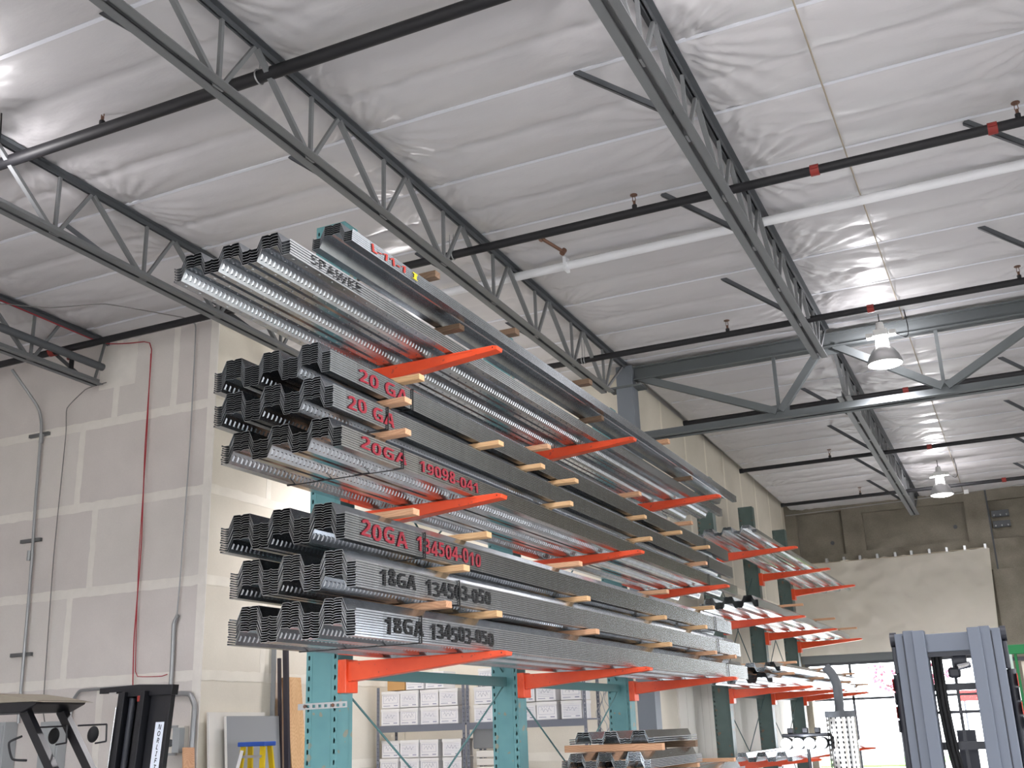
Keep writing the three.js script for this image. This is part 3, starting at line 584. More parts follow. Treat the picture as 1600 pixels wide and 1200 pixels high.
// ---------------------------------------------------------------- wooden spacers between the bundles
const ordinal = ['nearest', 'second', 'third', 'fourth', 'fifth', 'sixth', 'seventh', 'eighth'];
function spacers(y0, hh, xr, len, ds, where, mats, group) {
  const h = hh - 0.007;
  ds.forEach((d, i) => {
    const w = rr(0.075, 0.095), L = len + rr(-0.05, 0.05), t = new THREE.Group();
    t.name = numbered('wood_spacer'); t.position.copy(V(xr - 0.05 + rr(-0.02, 0.03), y0 + 0.001, d)); t.rotation.y = rr(-0.02, 0.02); scene.add(t);
    const g = new RoundedBoxGeometry(L, h, w, 1, 0.004), p = g.attributes.position, u = g.attributes.uv, s = rnd() * 4;
    for (let k = 0; k < p.count; k++) u.setXY(k, p.getX(k) * 0.8 + s, (p.getY(k) + p.getZ(k)) * 1.3 + s);
    local('block', g.translate(-L / 2, h / 2, 0), mats[Math.floor(rnd() * mats.length)], t);
    tag(t, `wooden spacer ${where}, ${ordinal[i]} from the near end`, 'wood block', group);
  });
}
const WA = [M.woodA, M.woodB];
spacers(2.403, 0.052, -3.39, 1.0, [6.35, 7.13, 9.1, 11.2, 13.0, 14.05], 'between the two lowest near bundles', WA, 'wood spacers');
spacers(2.684, 0.05, -3.40, 1.0, [6.68, 9.0, 11.2, 12.7], 'between the second and third near bundles', WA, 'wood spacers');
spacers(2.963, 0.05, -3.42, 1.0, [5.98, 7.02, 8.8, 11.3, 13.3], 'on top of the third near bundle', WA, 'wood spacers');
spacers(3.513, 0.048, -3.49, 1.0, [6.0, 8.85, 11.1, 13.3], 'on the lowest bundle of the middle arms', WA, 'wood spacers');
spacers(3.775, 0.046, -3.53, 1.0, [6.12, 7.5, 8.4, 9.1, 11.2, 12.4, 13.7], 'under the upper bundle of the middle arms', WA, 'wood spacers');
spacers(4.035, 0.05, -3.6, 1.0, [6.42, 8.75, 11.2, 13.3], 'on the upper bundle of the middle arms', WA, 'wood spacers');
spacers(4.657, 0.052, -3.62, 0.9, [7.12, 10.2, 13.5], 'under the narrow top bundle', [M.woodC], 'grey wood spacers');
spacers(4.864, 0.06, -3.52, 0.5, [6.55, 7.95, 9.6, 12.3], 'on the narrow top bundle', [M.woodC, M.woodB], 'grey wood spacers');
spacers(2.316, 0.045, -3.42, 1.0, [17.8, 20.5, 23.4, 25.8], 'between the two low bundles of the far rack', [M.woodB], 'far wood spacers');
spacers(2.501, 0.045, -3.42, 1.0, [18.2, 21.2, 24.2], 'on the upper low bundle of the far rack', [M.woodB], 'far wood spacers');
spacers(3.5, 0.045, -3.42, 1.0, [19.2, 22.4, 25.2], 'on the middle bundle of the far rack', [M.woodB, M.woodC], 'far wood spacers');
spacers(1.386, 0.075, -3.46, 1.05, [10.95, 12.2], 'under the topmost short bundle', [M.woodC, M.woodB], 'stack wood spacers');
spacers(1.178, 0.05, -3.42, 1.1, [10.75, 12.1, 13.6], 'under the second short bundle', [M.woodB], 'stack wood spacers');

// ---------------------------------------------------------------- shelving and record boxes in the recess
function shelfUnit(x0, x1, label) {
  const d0 = 15.2, d1 = 15.8, t = thing('shelving_unit', label, 'shelving', V((x0 + x1) / 2, 0, (d0 + d1) / 2), 'grey steel shelving');
  for (const x of [x0, x1 - 0.05]) for (const d of [d0, d1 - 0.05]) {
    const s = new THREE.Shape([[x, 0], [x + 0.05, 0], [x + 0.05, 2.34], [x, 2.34]].map(([a, b]) => new THREE.Vector2(a, b)));
    for (let y = 0.1; y < 2.3; y += 0.06) s.holes.push(new THREE.Path([[x + 0.02, y], [x + 0.03, y], [x + 0.03, y + 0.02], [x + 0.02, y + 0.02]].map(([a, b]) => new THREE.Vector2(a, b))));
    part('post', new THREE.ExtrudeGeometry(s, { depth: 0.004, bevelEnabled: false }).translate(0, 0, -d), M.shelfGrey, t);
    part('post_flange', bx(x, x + 0.004, 0, 2.34, d, d + 0.05), M.shelfGrey, t);
  }
  for (const y of [0.35, 1.02, 1.76]) { part('shelf', bx(x0 + 0.01, x1 - 0.01, y - 0.02, y, d0, d1), M.shelfGrey, t); part('shelf_edge', bx(x0 + 0.01, x1 - 0.01, y - 0.1, y - 0.02, d0 - 0.006, d0 + 0.02), M.shelfGrey, t); }
}
shelfUnit(-9.53, -7.96, 'grey shelving unit full of white record boxes, left of two');
shelfUnit(-7.94, -5.98, 'grey shelving unit with record boxes, right of two, behind the second upright');
const boxPrint = (s) => {
  const c = document.createElement('canvas'); c.width = 128; c.height = 104; const g = c.getContext('2d');
  g.fillStyle = '#e9e8ea'; g.fillRect(0, 0, 128, 104); g.strokeStyle = '#8d8fa6'; g.lineWidth = 1.5;
  g.fillStyle = '#6d7090'; g.fillRect(10, 6, 70, 5);
  if (s % 2) { g.strokeRect(10, 22, 106, 52); for (let i = 0; i < 5; i++) { g.beginPath(); g.moveTo(30 + i * 18, 22); g.lineTo(30 + i * 18, 32); g.stroke(); } } else for (let i = 0; i < 6; i++) { g.beginPath(); g.moveTo(10, 24 + i * 11); g.lineTo(116, 24 + i * 11); g.stroke(); }
  g.strokeStyle = '#7a7c90'; g.lineWidth = 1.6; g.beginPath(); for (let i = 0; i < 9; i++) g.lineTo(26 + i * 9, 44 + 14 * Math.sin(i * 2.3 + s)); g.stroke();
  g.fillStyle = '#8d8fa6'; g.fillRect(10, 90, 50, 4); g.fillRect(88, 88, 28, 7);
  const t = new THREE.CanvasTexture(c); t.colorSpace = THREE.SRGBColorSpace; t.magFilter = THREE.LinearFilter; return t;
};
const prints = [0, 1, 2, 3].map((s) => std({ map: boxPrint(s), roughness: 0.85 }));
let boxCount = 0;
function recordBox(x, y, where, tan) {
  const t = thing('record_box', where, 'box', V(x, y, 15.42), 'record boxes on the shelving'), w = 0.318, h = 0.24, k = boxCount++;
  const body = local('body', new THREE.BoxGeometry(w, h, 0.38).translate(w / 2, h / 2, 0), tan ? M.cardTan : M.cardWhite, t);
  if (tan) local('hand_hole', new RoundedBoxGeometry(0.08, 0.022, 0.006, 2, 0.003).translate(w / 2, h * 0.82, 0.19), M.strap, t);
  else local('printed_front', new THREE.PlaneGeometry(w - 0.01, h - 0.02).translate(w / 2, h / 2, 0.1915), prints[k % 4], t);
  local('lid', new THREE.BoxGeometry(w + 0.012, 0.045, 0.392).translate(w / 2, h - 0.01, -0.001), tan ? M.cardTan : M.cardLid, t);
  t.rotation.y = rr(-0.04, 0.04); t.position.z += rr(-0.02, 0.03);
}
const ORD = ['first', 'second', 'third', 'fourth', 'fifth', 'sixth'];
const S1 = [-9.46, -9.11, -8.76, -8.41], S2 = [-7.82, -7.47, -7.12, -6.77, -6.38];
for (const [row, y] of [['lower', 1.762], ['upper', 2.025]]) {
  S1.forEach((x, i) => recordBox(x, y, `white record box, ${ORD[i]} from the left in the ${row} row above the left shelf beam`));
  S2.forEach((x, i) => recordBox(x, y, `white record box, ${ORD[i]} from the left in the ${row} row above the right shelf beam`));
}
recordBox(-9.345, 2.29, 'tan cardboard box on top of the white record boxes', true);
recordBox(-9.01, 2.29, 'white record box beside the tan cardboard box'); recordBox(-8.67, 2.29, 'white record box on top of the stack, second right of the tan box');
recordBox(-7.74, 2.29, 'lone white record box on top of the right shelving, left of the teal upright'); recordBox(-6.36, 2.29, 'white record box on top of the right shelving, right of the teal upright');
for (const [row, y] of [['lower', 1.022], ['upper', 1.285]]) [-9.46, -9.11, -8.76, -8.36].forEach((x, i) => recordBox(x, y, `white record box, ${ORD[i]} from the left in the ${row} row below the left shelf beam`));
{
  const t = thing('plastic_tote', 'grey translucent tote on the right shelving below the beam', 'tote', V(-7.7, 1.38, 15.45));
  local('body', new RoundedBoxGeometry(0.36, 0.32, 0.36, 2, 0.03).translate(0, 0.16, 0), M.boardGrey, t); local('lid', new RoundedBoxGeometry(0.39, 0.03, 0.39, 2, 0.01).translate(0, 0.325, 0), M.cardLid, t);
  const u = thing('file_tray', 'tan file trays stacked under the grey tote', 'tray', V(-7.64, 1.022, 15.45));
  for (let i = 0; i < 3; i++) local('tray', new RoundedBoxGeometry(0.38, 0.1, 0.34, 2, 0.015).translate(0, 0.055 + i * 0.115, 0), M.plasterWhite, u);
  const w = thing('wire_bundle', 'tangle of grey wire hanging at the end of the right shelving', 'wire', V(-5.78, 1.3, 15.5));
  for (let i = 0; i < 5; i++) local('wire', pipe([0, 1, 2, 3, 4, 5].map((k) => new THREE.Vector3(-0.12 + 0.05 * i + 0.07 * Math.sin(k * 2 + i), 0.9 - k * 0.18, 0.04 * Math.cos(k + i))), 0.006, 30, 5, 0.5), M.greyConduit, w);
}

// ---------------------------------------------------------------- things leaning in the recess
function leaning(name, label, cat, d0, d1, H, base, th, mat, edge, xTop = X_COR + 0.02) {       // a sheet standing on the floor, leaning on the recess wall
  const t = thing(name, label, cat, V(base, 0, (d0 + d1) / 2)); const a = Math.atan2(base - xTop, H);
  const g = local('sheet', new THREE.BoxGeometry(th, H, d1 - d0).translate(th / 2, H / 2, 0), mat, t);
  if (edge) { local('edge', new THREE.BoxGeometry(th * 1.02, H * 1.001, 0.012).translate(th / 2, H / 2, (d1 - d0) / 2 + 0.004), edge, t); }
  t.rotation.z = a; return t;
}
leaning('drywall_sheet', 'white board leaning behind the grey board sheet', 'board', 11.36, 12.5, 1.98, -9.5, 0.03, M.plasterWhite, M.boardEdge, -9.66);
leaning('drywall_sheet', 'grey board sheet leaning on the wall behind the yellow ladder', 'board', 11.58, 12.68, 1.93, -9.4, 0.03, M.boardGrey, M.boardEdge, -9.56);
leaning('wood_plank', 'tall raw timber plank leaning left of the teal upright', 'plank', 12.8, 13.14, 2.45, -9.33, 0.09, M.woodA, null, -9.6);
{
  const rod = (name, label, cat, a, b, w, h, m) => { const t = thing(name, label, cat, b.clone()); part('shaft', bar(a, b, w, h), m, t); };
  rod('dark_pole', 'tall dark pole leaning beside the raw timber plank', 'pole', V(-9.49, 3.0, 12.725), V(-9.33, 0, 12.725), 0.05, 0.07, M.darkPole);
  rod('dark_pole', 'shorter thin dark pole leaning against the taller one', 'pole', V(-9.585, 2.7, 12.725), V(-9.45, 0, 12.725), 0.04, 0.04, M.darkPole);
  rod('steel_stud', 'pale grey steel stud leaning on the cream wall', 'stud', V(-9.665, 2.95, 12.7), V(-9.665, 0, 12.74), 0.012, 0.08, M.boardGrey);
  rod('plywood_offcut', 'small brown plywood offcut standing at the wall corner', 'plywood', V(-9.66, 1.56, 11.05), V(-9.5, 0, 11.0), 0.2, 0.02, M.woodB);
}
{
  const t = thing('step_ladder', 'yellow step ladder with a blue top in front of the grey board', 'ladder', V(-9.06, 0, 11.62));
  part('top_cap', rbx(-9.27, -8.85, 1.545, 1.6, 11.5, 11.74, 0.012), M.blue, t);
  for (const s of [-1, 1]) for (const f of [-1, 1]) part('rail', bar(V(-9.06 + s * 0.15, 1.55, 11.62 + f * 0.07), V(-9.03 + s * 0.26, 0, 11.6 + f * 0.24), 0.07, 0.028, new THREE.Vector3(0, 0, 1)), M.yellow, t);
  for (let y = 0.25; y < 1.5; y += 0.29) { const k = 1 - y / 1.55; part('step', bx(-9.06 - 0.15 - 0.14 * k, -9.06 + 0.15 + 0.14 * k, y, y + 0.03, 11.62 - 0.1 - 0.24 * k, 11.62 - 0.02 - 0.24 * k), M.aluminium, t); }
  part('label_plate', bar(V(-9.19, 1.5, 11.5), V(-9.26, 1.0, 11.4), 0.05, 0.002, new THREE.Vector3(0, 0, 1)), M.stickerWhite, t);
}

// ---------------------------------------------------------------- services on the bare drywall
{
  const d = D_WALL - 0.06;
  const panel = (x0, x1, y1, dep, label) => { const t = thing('electrical_panel', label, 'electrical panel', V((x0 + x1) / 2, 0.6, d)); part('body', rbx(x0, x1, 0.6, y1, D_WALL - dep, D_WALL - 0.004, 0.01), M.panelGrey, t); part('door', rbx(x0 + 0.03, x1 - 0.03, 0.64, y1 - 0.04, D_WALL - dep - 0.012, D_WALL - dep, 0.006), M.panelGrey, t); part('latch', bx(x1 - 0.09, x1 - 0.06, 1.3, 1.4, D_WALL - dep - 0.025, D_WALL - dep - 0.012), M.darkSteel, t); };
  panel(-13.6, -12.86, 1.97, 0.22, 'wide grey electrical panel at the left picture edge'); panel(-12.27, -11.92, 1.95, 0.16, 'narrow grey electrical panel behind the forklift guard');
  const c = thing('riser_conduit', 'grey conduit running down the bare drywall at far left', 'conduit', V(-12.85, 1.9, d));
  part('pipe', pipe([V(-13.1, 7.0, d - 0.5), V(-12.98, 6.5, d - 0.06), V(-12.94, 6.2, d), V(-12.9, 5, d), V(-12.85, 4, d), V(-12.8, 1.95, d)], 0.022, 50, 8), M.greyConduit, c);
  for (const y of [5.95, 4.2]) part('connector', cyl(V(-12.92, y, d), V(-12.92, y + 0.14, d), 0.032, 10), M.greyConduit, c);
  for (const [x, y] of [[-13.02, 6.1], [-12.97, 4.5], [-12.93, 2.88]]) part('strut_channel', bx(x - 0.18, x + 0.22, y - 0.03, y + 0.02, D_WALL - 0.05, D_WALL - 0.006), M.strut, c);
  const one = (name, label, pts, r, m, cat = 'cable') => { const t = thing(name, label, cat, pts[pts.length - 1].clone()); part('run', pipe(pts, r, 90, 6), m, t); return t; };
  one('grey_cable', 'thin grey cable looping down the drywall right of the conduit', [V(-11.7, 6.7, d), V(-12.1, 6.66, d), V(-12.45, 6.42, d), V(-12.42, 6, d), V(-12.43, 4.2, d), V(-12.36, 2.2, d), V(-12.3, 1.95, d)], 0.007, M.greyCable);
  const red = one('red_cable', 'red cable running along the joist and down the drywall', [V(-11.68, ROOF(6) - 0.15, 6), V(-11.68, 7.3, 9.3), V(-11.68, 7.26, 11), V(-11.3, 7.24, d), V(-10.96, 7.2, d), V(-10.87, 7.05, d), V(-10.86, 5.6, d), V(-10.8, 4.2, d), V(-10.81, 2.95, d), V(-10.77, 2.3, d)], 0.008, M.redCable);
  part('second_strand', pipe([V(-10.88, 7.0, d), V(-10.84, 5.7, d), V(-10.83, 4.1, d), V(-10.79, 3.2, d), V(-10.74, 2.5, d), V(-10.6, 2.46, d), V(-10.3, 2.45, d), V(-10.2, 2.47, d)], 0.006, 60, 6), M.redCable, red);
  one('wall_conduit', 'thin grey conduit running down the drywall near the corner', [V(-10.9, 7.37, d), V(-10.2, 7.34, d), V(-10.07, 7.24, d), V(-10.05, 5.5, d), V(-10.08, 3.7, d), V(-10.1, 3.2, d)], 0.009, M.greyConduit, 'conduit');
  const f = one('flexible_conduit', 'silver flexible conduit dropping to the forklift from the wall fitting', [V(-10.08, 3.22, d), V(-10.14, 3.1, d), V(-10.13, 2.7, d), V(-10.13, 2.4, d), V(-10.13, 2.3, d)], 0.028, M.greyConduit, 'conduit');
  one('conduit_loop', 'bent grey conduit between mast and narrow electrical panel', [V(-10.9, 2.34, d), V(-11.4, 2.34, d), V(-11.7, 2.33, d), V(-11.82, 2.2, d), V(-11.84, 1.93, d)], 0.022, M.greyConduit, 'conduit');
  one('conduit_drop', 'thick grey conduit bending down right of the black mast', [V(-10.3, 2.2, d), V(-9.95, 2.22, d), V(-9.8, 2.2, d), V(-9.72, 2.05, d), V(-9.73, 1.6, d), V(-9.71, 0.9, d)], 0.034, M.greyConduit, 'conduit');
  const m = thing('meter_box', 'pale wall meter box with open cover right of the black mast', 'meter box', V(-9.97, 1.48, d));
  part('back_box', rbx(-10.13, -9.84, 1.48, 1.82, D_WALL - 0.1, D_WALL, 0.008), M.plasterWhite, m); part('cover', rbx(-9.93, -9.82, 1.5, 1.8, D_WALL - 0.2, D_WALL - 0.1, 0.006), M.panelGrey, m); part('dial', cyl(V(-10.04, 1.62, D_WALL - 0.12), V(-10.04, 1.62, D_WALL - 0.1), 0.045, 16), M.darkSteel, m); for (const y of [1.8, 1.47]) part('rim', bx(-10.15, -9.93, y, y + 0.03, D_WALL - 0.13, D_WALL - 0.1), M.greyConduit, m);
  one('ceiling_cable', 'thin dark cable sagging across the ceiling above the drywall', [V(-13.6, ROOF(8) - 0.12, 8), V(-12, ROOF(9) - 0.16, 9), V(-11.2, ROOF(9.6) - 0.2, 9.6), V(-10.6, ROOF(10) - 0.12, 10), V(-10, ROOF(10.8) - 0.14, 10.8), V(-9.9, ROOF(11) - 0.12, 11.1)], 0.007, M.greyCable);
  one('hanger_wire', 'pale thin rod slanting down behind the deck bundles', [V(-8.58, 6.65, 11.9), V(-9.1, 6.25, 12.3), V(-9.69, 5.8, 12.75)], 0.008, M.aluminium, 'rod');
}

// ---------------------------------------------------------------- dark forklift at the left
{
  const t = thing('forklift', 'black forklift with overhead guard and lettered mast in front of the drywall', 'forklift', V(-9.6, 0, 9));
  const G = part('overhead_guard', prism([[-11.1, 2.0], [-9.66, 1.985], [-9.46, 2.06], [-9.44, 2.085], [-9.75, 2.1], [-11.1, 2.1]], 8.5, 9.15, 0.008), M.blackSteel, t);
  part('canopy', prism([[-11.1, 2.1], [-9.5, 2.085], [-9.34, 2.07], [-9.7, 2.13], [-10.1, 2.185], [-10.5, 2.2], [-11.1, 2.17]], 8.48, 9.17, 0.004), M.canopyTop, G);
  part('guard_post', bar(V(-9.68, 2.0, 8.56), V(-8.8, 0.88, 8.56), 0.075, 0.1), M.blackSteel, t); part('guard_post', bar(V(-9.68, 2.0, 9.05), V(-8.8, 0.88, 9.05), 0.075, 0.1), M.blackSteel, t);
  part('guard_post', bar(V(-11.0, 2.0, 8.56), V(-11.1, 0.9, 8.56), 0.07, 0.08), M.blackSteel, t); part('guard_post', bar(V(-11.0, 2.0, 9.05), V(-11.1, 0.9, 9.05), 0.07, 0.08), M.blackSteel, t);
  part('grab_handle', pipe([V(-9.62, 1.74, 8.5), V(-9.75, 1.68, 8.46), V(-9.68, 1.52, 8.46), V(-9.52, 1.5, 8.5)], 0.012, 30, 8, 0.3), M.blackSteel, t);
  for (const x of [0, 0.56]) {
    const z = 8.9, f = part('mirror_bracket', join(cyl(V(-9.82 + x, 1.83, z), V(-9.42 + x, 1.83, z), 0.009, 8), cyl(V(-9.42 + x, 1.83, z), V(-9.41 + x, 1.66, z), 0.009, 8), cyl(V(-9.41 + x, 1.66, z), V(-9.56 + x, 1.645, z), 0.009, 8)), M.blackSteel, t);
    part('mirror', new THREE.SphereGeometry(0.085, 20, 12).scale(0.8, 1, 0.5).rotateZ(-0.25).translate(-9.6 + x, 1.735, -z), M.blackRubber, f);
  }
  // mast, tipped a little forward
  const lean = (x, y) => x + (y - 2.17) * 0.09;
  const up = (x0, x1, d0, d1, y1 = 2.14, m = M.blackSteel, name = 'mast_channel', y0 = 0.1) => part(name, prism([[lean(x0, y0), y0], [lean(x1, y0), y0], [lean(x1, y1), y1], [lean(x0, y1), y1]], d0, d1, 0.003), m, t);
  up(-8.33, -8.07, 8.97, 9.03, 2.17); up(-8.7, -8.36, 9.06, 9.08, 2.12); up(-8.77, -8.7, 8.95, 9.1); up(-8.68, -8.64, 8.9, 9.05); up(-8.4, -8.35, 8.88, 9.05); up(-8.52, -8.48, 8.98, 9.1);
  up(-8.6, -8.53, 9.1, 9.16, 2.1, M.mastSteel); up(-8.77, -8.1, 9.3, 9.36, 1.2, M.mastSteel, 'carriage_plate');
  part('lift_cylinder', cyl(V(lean(-8.59, 0.2), 0.2, 8.98), V(lean(-8.59, 2.08), 2.08, 8.98), 0.035, 14), M.mastSteel, t);
  part('lift_rod', cyl(V(lean(-8.45, 0.9), 0.9, 8.96), V(lean(-8.45, 1.9), 1.9, 8.96), 0.014, 10), M.chrome, t);
  part('hose', pipe([V(lean(-8.43, 0.5), 0.5, 8.93), V(lean(-8.43, 1.5), 1.5, 8.92), V(lean(-8.42, 2.0), 2.0, 8.93)], 0.014, 30, 8), M.blackRubber, t);
  part('side_guard_rod', cyl(V(lean(-8.76, 1.1), 1.1, 8.93), V(lean(-8.76, 2.0), 2.0, 8.93), 0.008, 8), M.chrome, t);
  part('red_cap', rbx(-8.47, -8.43, 2.04, 2.1, 8.9, 8.94, 0.006), M.redFit, t);
  t.position.x -= 0.03;
  const top = part('mast_top_plate', prism([[-9.04, 2.15], [-8.72, 2.15], [-8.72, 2.1], [-8.06, 2.1], [-8.05, 2.19], [-8.5, 2.21], [-9.04, 2.195]], 8.95, 9.04, 0.006), M.blackSteel, t);
  part('bright_end', bx(-8.9, -8.8, 2.135, 2.15, 8.94, 9.0), M.chrome, top);
  const cv = document.createElement('canvas'); cv.width = 128; cv.height = 640; const g = cv.getContext('2d');
  g.fillStyle = '#dfe6f2'; g.fillRect(0, 0, 128, 640); g.fillStyle = '#20242e'; g.font = 'bold 68px sans-serif'; g.textAlign = 'center'; g.textBaseline = 'middle';
  'NORLIFT'.split('').forEach((ch, i) => { g.save(); g.translate(68, 48 + i * 63); g.rotate(0.2); g.fillText(ch, 0, 0); g.restore(); });
  g.strokeStyle = '#3f78c0'; g.lineWidth = 12; g.strokeRect(22, 500, 84, 52); g.fillStyle = '#dfe6f2'; g.fillRect(50, 490, 28, 72); g.fillStyle = '#26304a'; g.fillRect(48, 510, 32, 32); g.fillStyle = '#9fb2d4'; g.fillRect(30, 590, 70, 14);
  const tex = new THREE.CanvasTexture(cv); tex.colorSpace = THREE.SRGBColorSpace; tex.magFilter = THREE.LinearFilter;
  const pl = new THREE.PlaneGeometry(0.115, 0.66), pp = pl.attributes.position; for (let i = 0; i < pp.count; i++) pp.setX(i, pp.getX(i) + pp.getY(i) * 0.09);
  part('lettered_sticker', pl.translate(lean(-8.165, 1.5), 1.5, -8.962), std({ map: tex, roughness: 0.5 }), t, 'white sticker with vertical dark lettering');
  part('chassis', rbx(-11.2, -8.8, 0.3, 0.8, 8.4, 9.3, 0.06), M.blackSteel, t); part('counterweight', rbx(-11.5, -10.9, 0.35, 1.0, 8.4, 9.3, 0.1), M.mastSteel, t); part('seat', rbx(-10.6, -10.1, 0.8, 1.0, 8.6, 9.1, 0.06), M.blackRubber, t);
  for (const x of [-9.0, -10.8]) for (const d of [8.42, 9.28]) part('wheel', cyl(V(x, 0.3, d - 0.1), V(x, 0.3, d + 0.1), 0.3, 24), M.blackRubber, t);
  for (const d of [8.85, 9.15]) part('fork', bx(-8.08, -7.0, 0.1, 0.15, d - 0.06, d + 0.06), M.blackSteel, t);
}

// ---------------------------------------------------------------- grey forklift at the right
{
  const t = thing('forklift', 'grey forklift mast standing at the right edge before the bright door', 'forklift', V(-0.52, 0, 8.4));
  const D = 8, H = 2.18;
  for (const s of [-1, 1]) {
    const X = (a) => -0.52 + s * a;
    part('outer_channel', rbx(X(0.335), X(0.235), 0.1, H - 0.015, D, D + 0.16, 0.006), M.mastGrey, t);
    part('middle_channel', rbx(X(0.275), X(0.205), 0.1, H, D - 0.025, D + 0.1, 0.006), M.mastGrey, t);
    part('inner_channel', rbx(X(0.215), X(0.135), 0.1, H - 0.005, D - 0.05, D + 0.06, 0.006), M.mastGrey, t);
    part('channel_groove', bx(X(0.284), X(0.278), 0.1, H - 0.03, D - 0.004, D + 0.01), M.mastSteel, t);
    part('side_roller', cyl(V(X(0.33), H - 0.05, D + 0.08), V(X(0.37), H - 0.05, D + 0.08), 0.05, 16), M.mastSteel, t);
    part('side_bracket', rbx(X(0.335), X(0.365), H - 0.28, H - 0.1, D + 0.03, D + 0.14, 0.008), M.mastSteel, t);
    part('side_cylinder', cyl(V(X(0.36), 0.2, D + 0.13), V(X(0.36), 1.9, D + 0.13), 0.03, 14), M.mastSteel, t);
    for (let i = 0; i < 4; i++) part('warning_sticker', bx(X(0.391), X(0.394), 1.52 + i * 0.09, 1.6 + i * 0.09, D + 0.06, D + 0.16), i % 2 ? M.stickerRed : M.stickerWhite, t);
  }
  part('top_tie', rbx(-0.67, -0.37, 2.03, 2.15, D - 0.01, D + 0.04, 0.006), M.mastGrey, t);
  part('lower_lip', bx(-0.66, -0.38, 2.0, 2.03, D + 0.0, D + 0.06), M.mastSteel, t);
  for (const [y, h] of [[1.78, 0.045], [1.63, 0.02], [1.4, 0.05], [1.2, 0.06]]) part('cross_tie', bx(-0.67, -0.37, y, y + h, D + 0.12, D + 0.16), M.mastSteel, t);
  part('tie_post', bx(-0.52, -0.5, 1.2, 2.0, D + 0.14, D + 0.16), M.mastSteel, t); part('hood_frame', bx(-0.58, -0.46, 0.9, 1.52, D + 0.5, D + 0.55), M.mastSteel, t);
  for (const [x, r] of [[-0.635, 0.012], [-0.61, 0.014], [-0.585, 0.011]]) part('hydraulic_hose', pipe([V(x, 2.02, D + 0.09), V(x + 0.003, 1.7, D + 0.07), V(x + 0.02, 1.4, D + 0.09), V(x + 0.06, 1.1, D + 0.1), V(x + 0.08, 0.8, D + 0.1)], r, 40, 8), M.blackRubber, t);
  part('lift_chain', bx(-0.662, -0.648, 0.4, 2.0, D + 0.05, D + 0.07), M.mastSteel, t);
  const k = part('sheave', cyl(V(-0.5, 1.97, D + 0.06), V(-0.42, 1.97, D + 0.06), 0.045, 18), M.mastSteel, t); part('sheave_cap', cyl(V(-0.48, 1.925, D + 0.0), V(-0.4, 1.94, D + 0.02), 0.022, 12), M.chrome, k); part('weight', rbx(-0.55, -0.47, 1.86, 1.93, D + 0.08, D + 0.15, 0.02), M.mastSteel, k);
  part('chassis', rbx(-1.05, 0.05, 0.3, 1.0, 8.4, 10.3, 0.08), M.mastGrey, t);
  for (const x of [-1.05, 0.02]) for (const d of [8.6, 10.0]) part('wheel', cyl(V(x - 0.11, 0.35, d), V(x + 0.11, 0.35, d), 0.35, 24), M.blackRubber, t);
  for (const x of [-0.75, -0.3]) part('fork', bx(x - 0.06, x + 0.06, 0.08, 0.13, 6.8, 7.98), M.mastSteel, t);
}
// ---------------------------------------------------------------- machine with the perforated exhaust
{
  const t = thing('lift_truck', 'lift truck with perforated chrome exhaust stack and lit work lights', 'lift truck', V(-1.9, 0, 9.2));
  const holes = dataTex(64, 64, (u, v) => { const a = Math.hypot((u - 0.5) / 0.55, (v - 0.5)) < 0.3; return a ? [0, 0, 0] : [255, 255, 255]; });
  const am = rep(holes, 18, 26); M.shield = new THREE.MeshStandardMaterial({ color: srgb(206, 205, 202), metalness: 1, roughness: 0.3, alphaMap: am, transparent: true, alphaTest: 0.5, side: THREE.DoubleSide });
  part('silencer', cyl(V(-1.375, 0.7, 8.6), V(-1.375, 1.64, 8.6), 0.085, 28), M.mastSteel, t);
  part('perforated_shield', new THREE.CylinderGeometry(0.107, 0.107, 0.9, 36, 1, true).translate(-1.375, 1.2, -8.6), M.shield, t);
  part('shield_cap', cyl(V(-1.375, 1.635, 8.6), V(-1.375, 1.68, 8.6), 0.11, 28), M.darkSteel, t);
  part('stack_pipe', pipe([V(-1.375, 1.66, 8.6), V(-1.37, 1.8, 8.6), V(-1.375, 1.88, 8.6), V(-1.4, 1.95, 8.6), V(-1.44, 2.0, 8.6)], 0.034, 30, 14, 0.5), M.darkSteel, t);
  const lb = part('light_bar', rbx(-1.8, -1.46, 1.505, 1.53, 8.5, 8.6, 0.008), M.blackSteel, t);
  for (let i = 0; i < 4; i++) { const x = -1.765 + i * 0.085; part('lamp_housing', cyl(V(x, 1.46, 8.47), V(x, 1.46, 8.56), 0.044, 16), M.blackSteel, lb); part('lamp_face', cyl(V(x, 1.46, 8.455), V(x, 1.46, 8.47), 0.039, 16), M.workLight, lb); }
  for (const x of [-1.74, -1.63, -1.54]) part('mount', rbx(x - 0.02, x + 0.02, 1.53, 1.57, 8.52, 8.57, 0.006), M.blackSteel, lb);
  part('light_stalk', cyl(V(-1.63, 0.9, 8.58), V(-1.63, 1.52, 8.58), 0.012, 8), M.blackSteel, t);
  const l = new THREE.PointLight(srgb(240, 246, 255), 0.6, 0, 2); l.position.set(-1.63, 1.46, -8.4); l.castShadow = true; l.shadow.radius = 2; scene.add(l);
  part('hood', rbx(-2.3, -1.25, 0.35, 0.95, 8.45, 10.2, 0.08), M.blackSteel, t);
  for (const x of [-2.25, -1.3]) for (const d of [8.7, 9.9]) part('wheel', cyl(V(x - 0.1, 0.32, d), V(x + 0.1, 0.32, d), 0.32, 24), M.blackRubber, t);
}

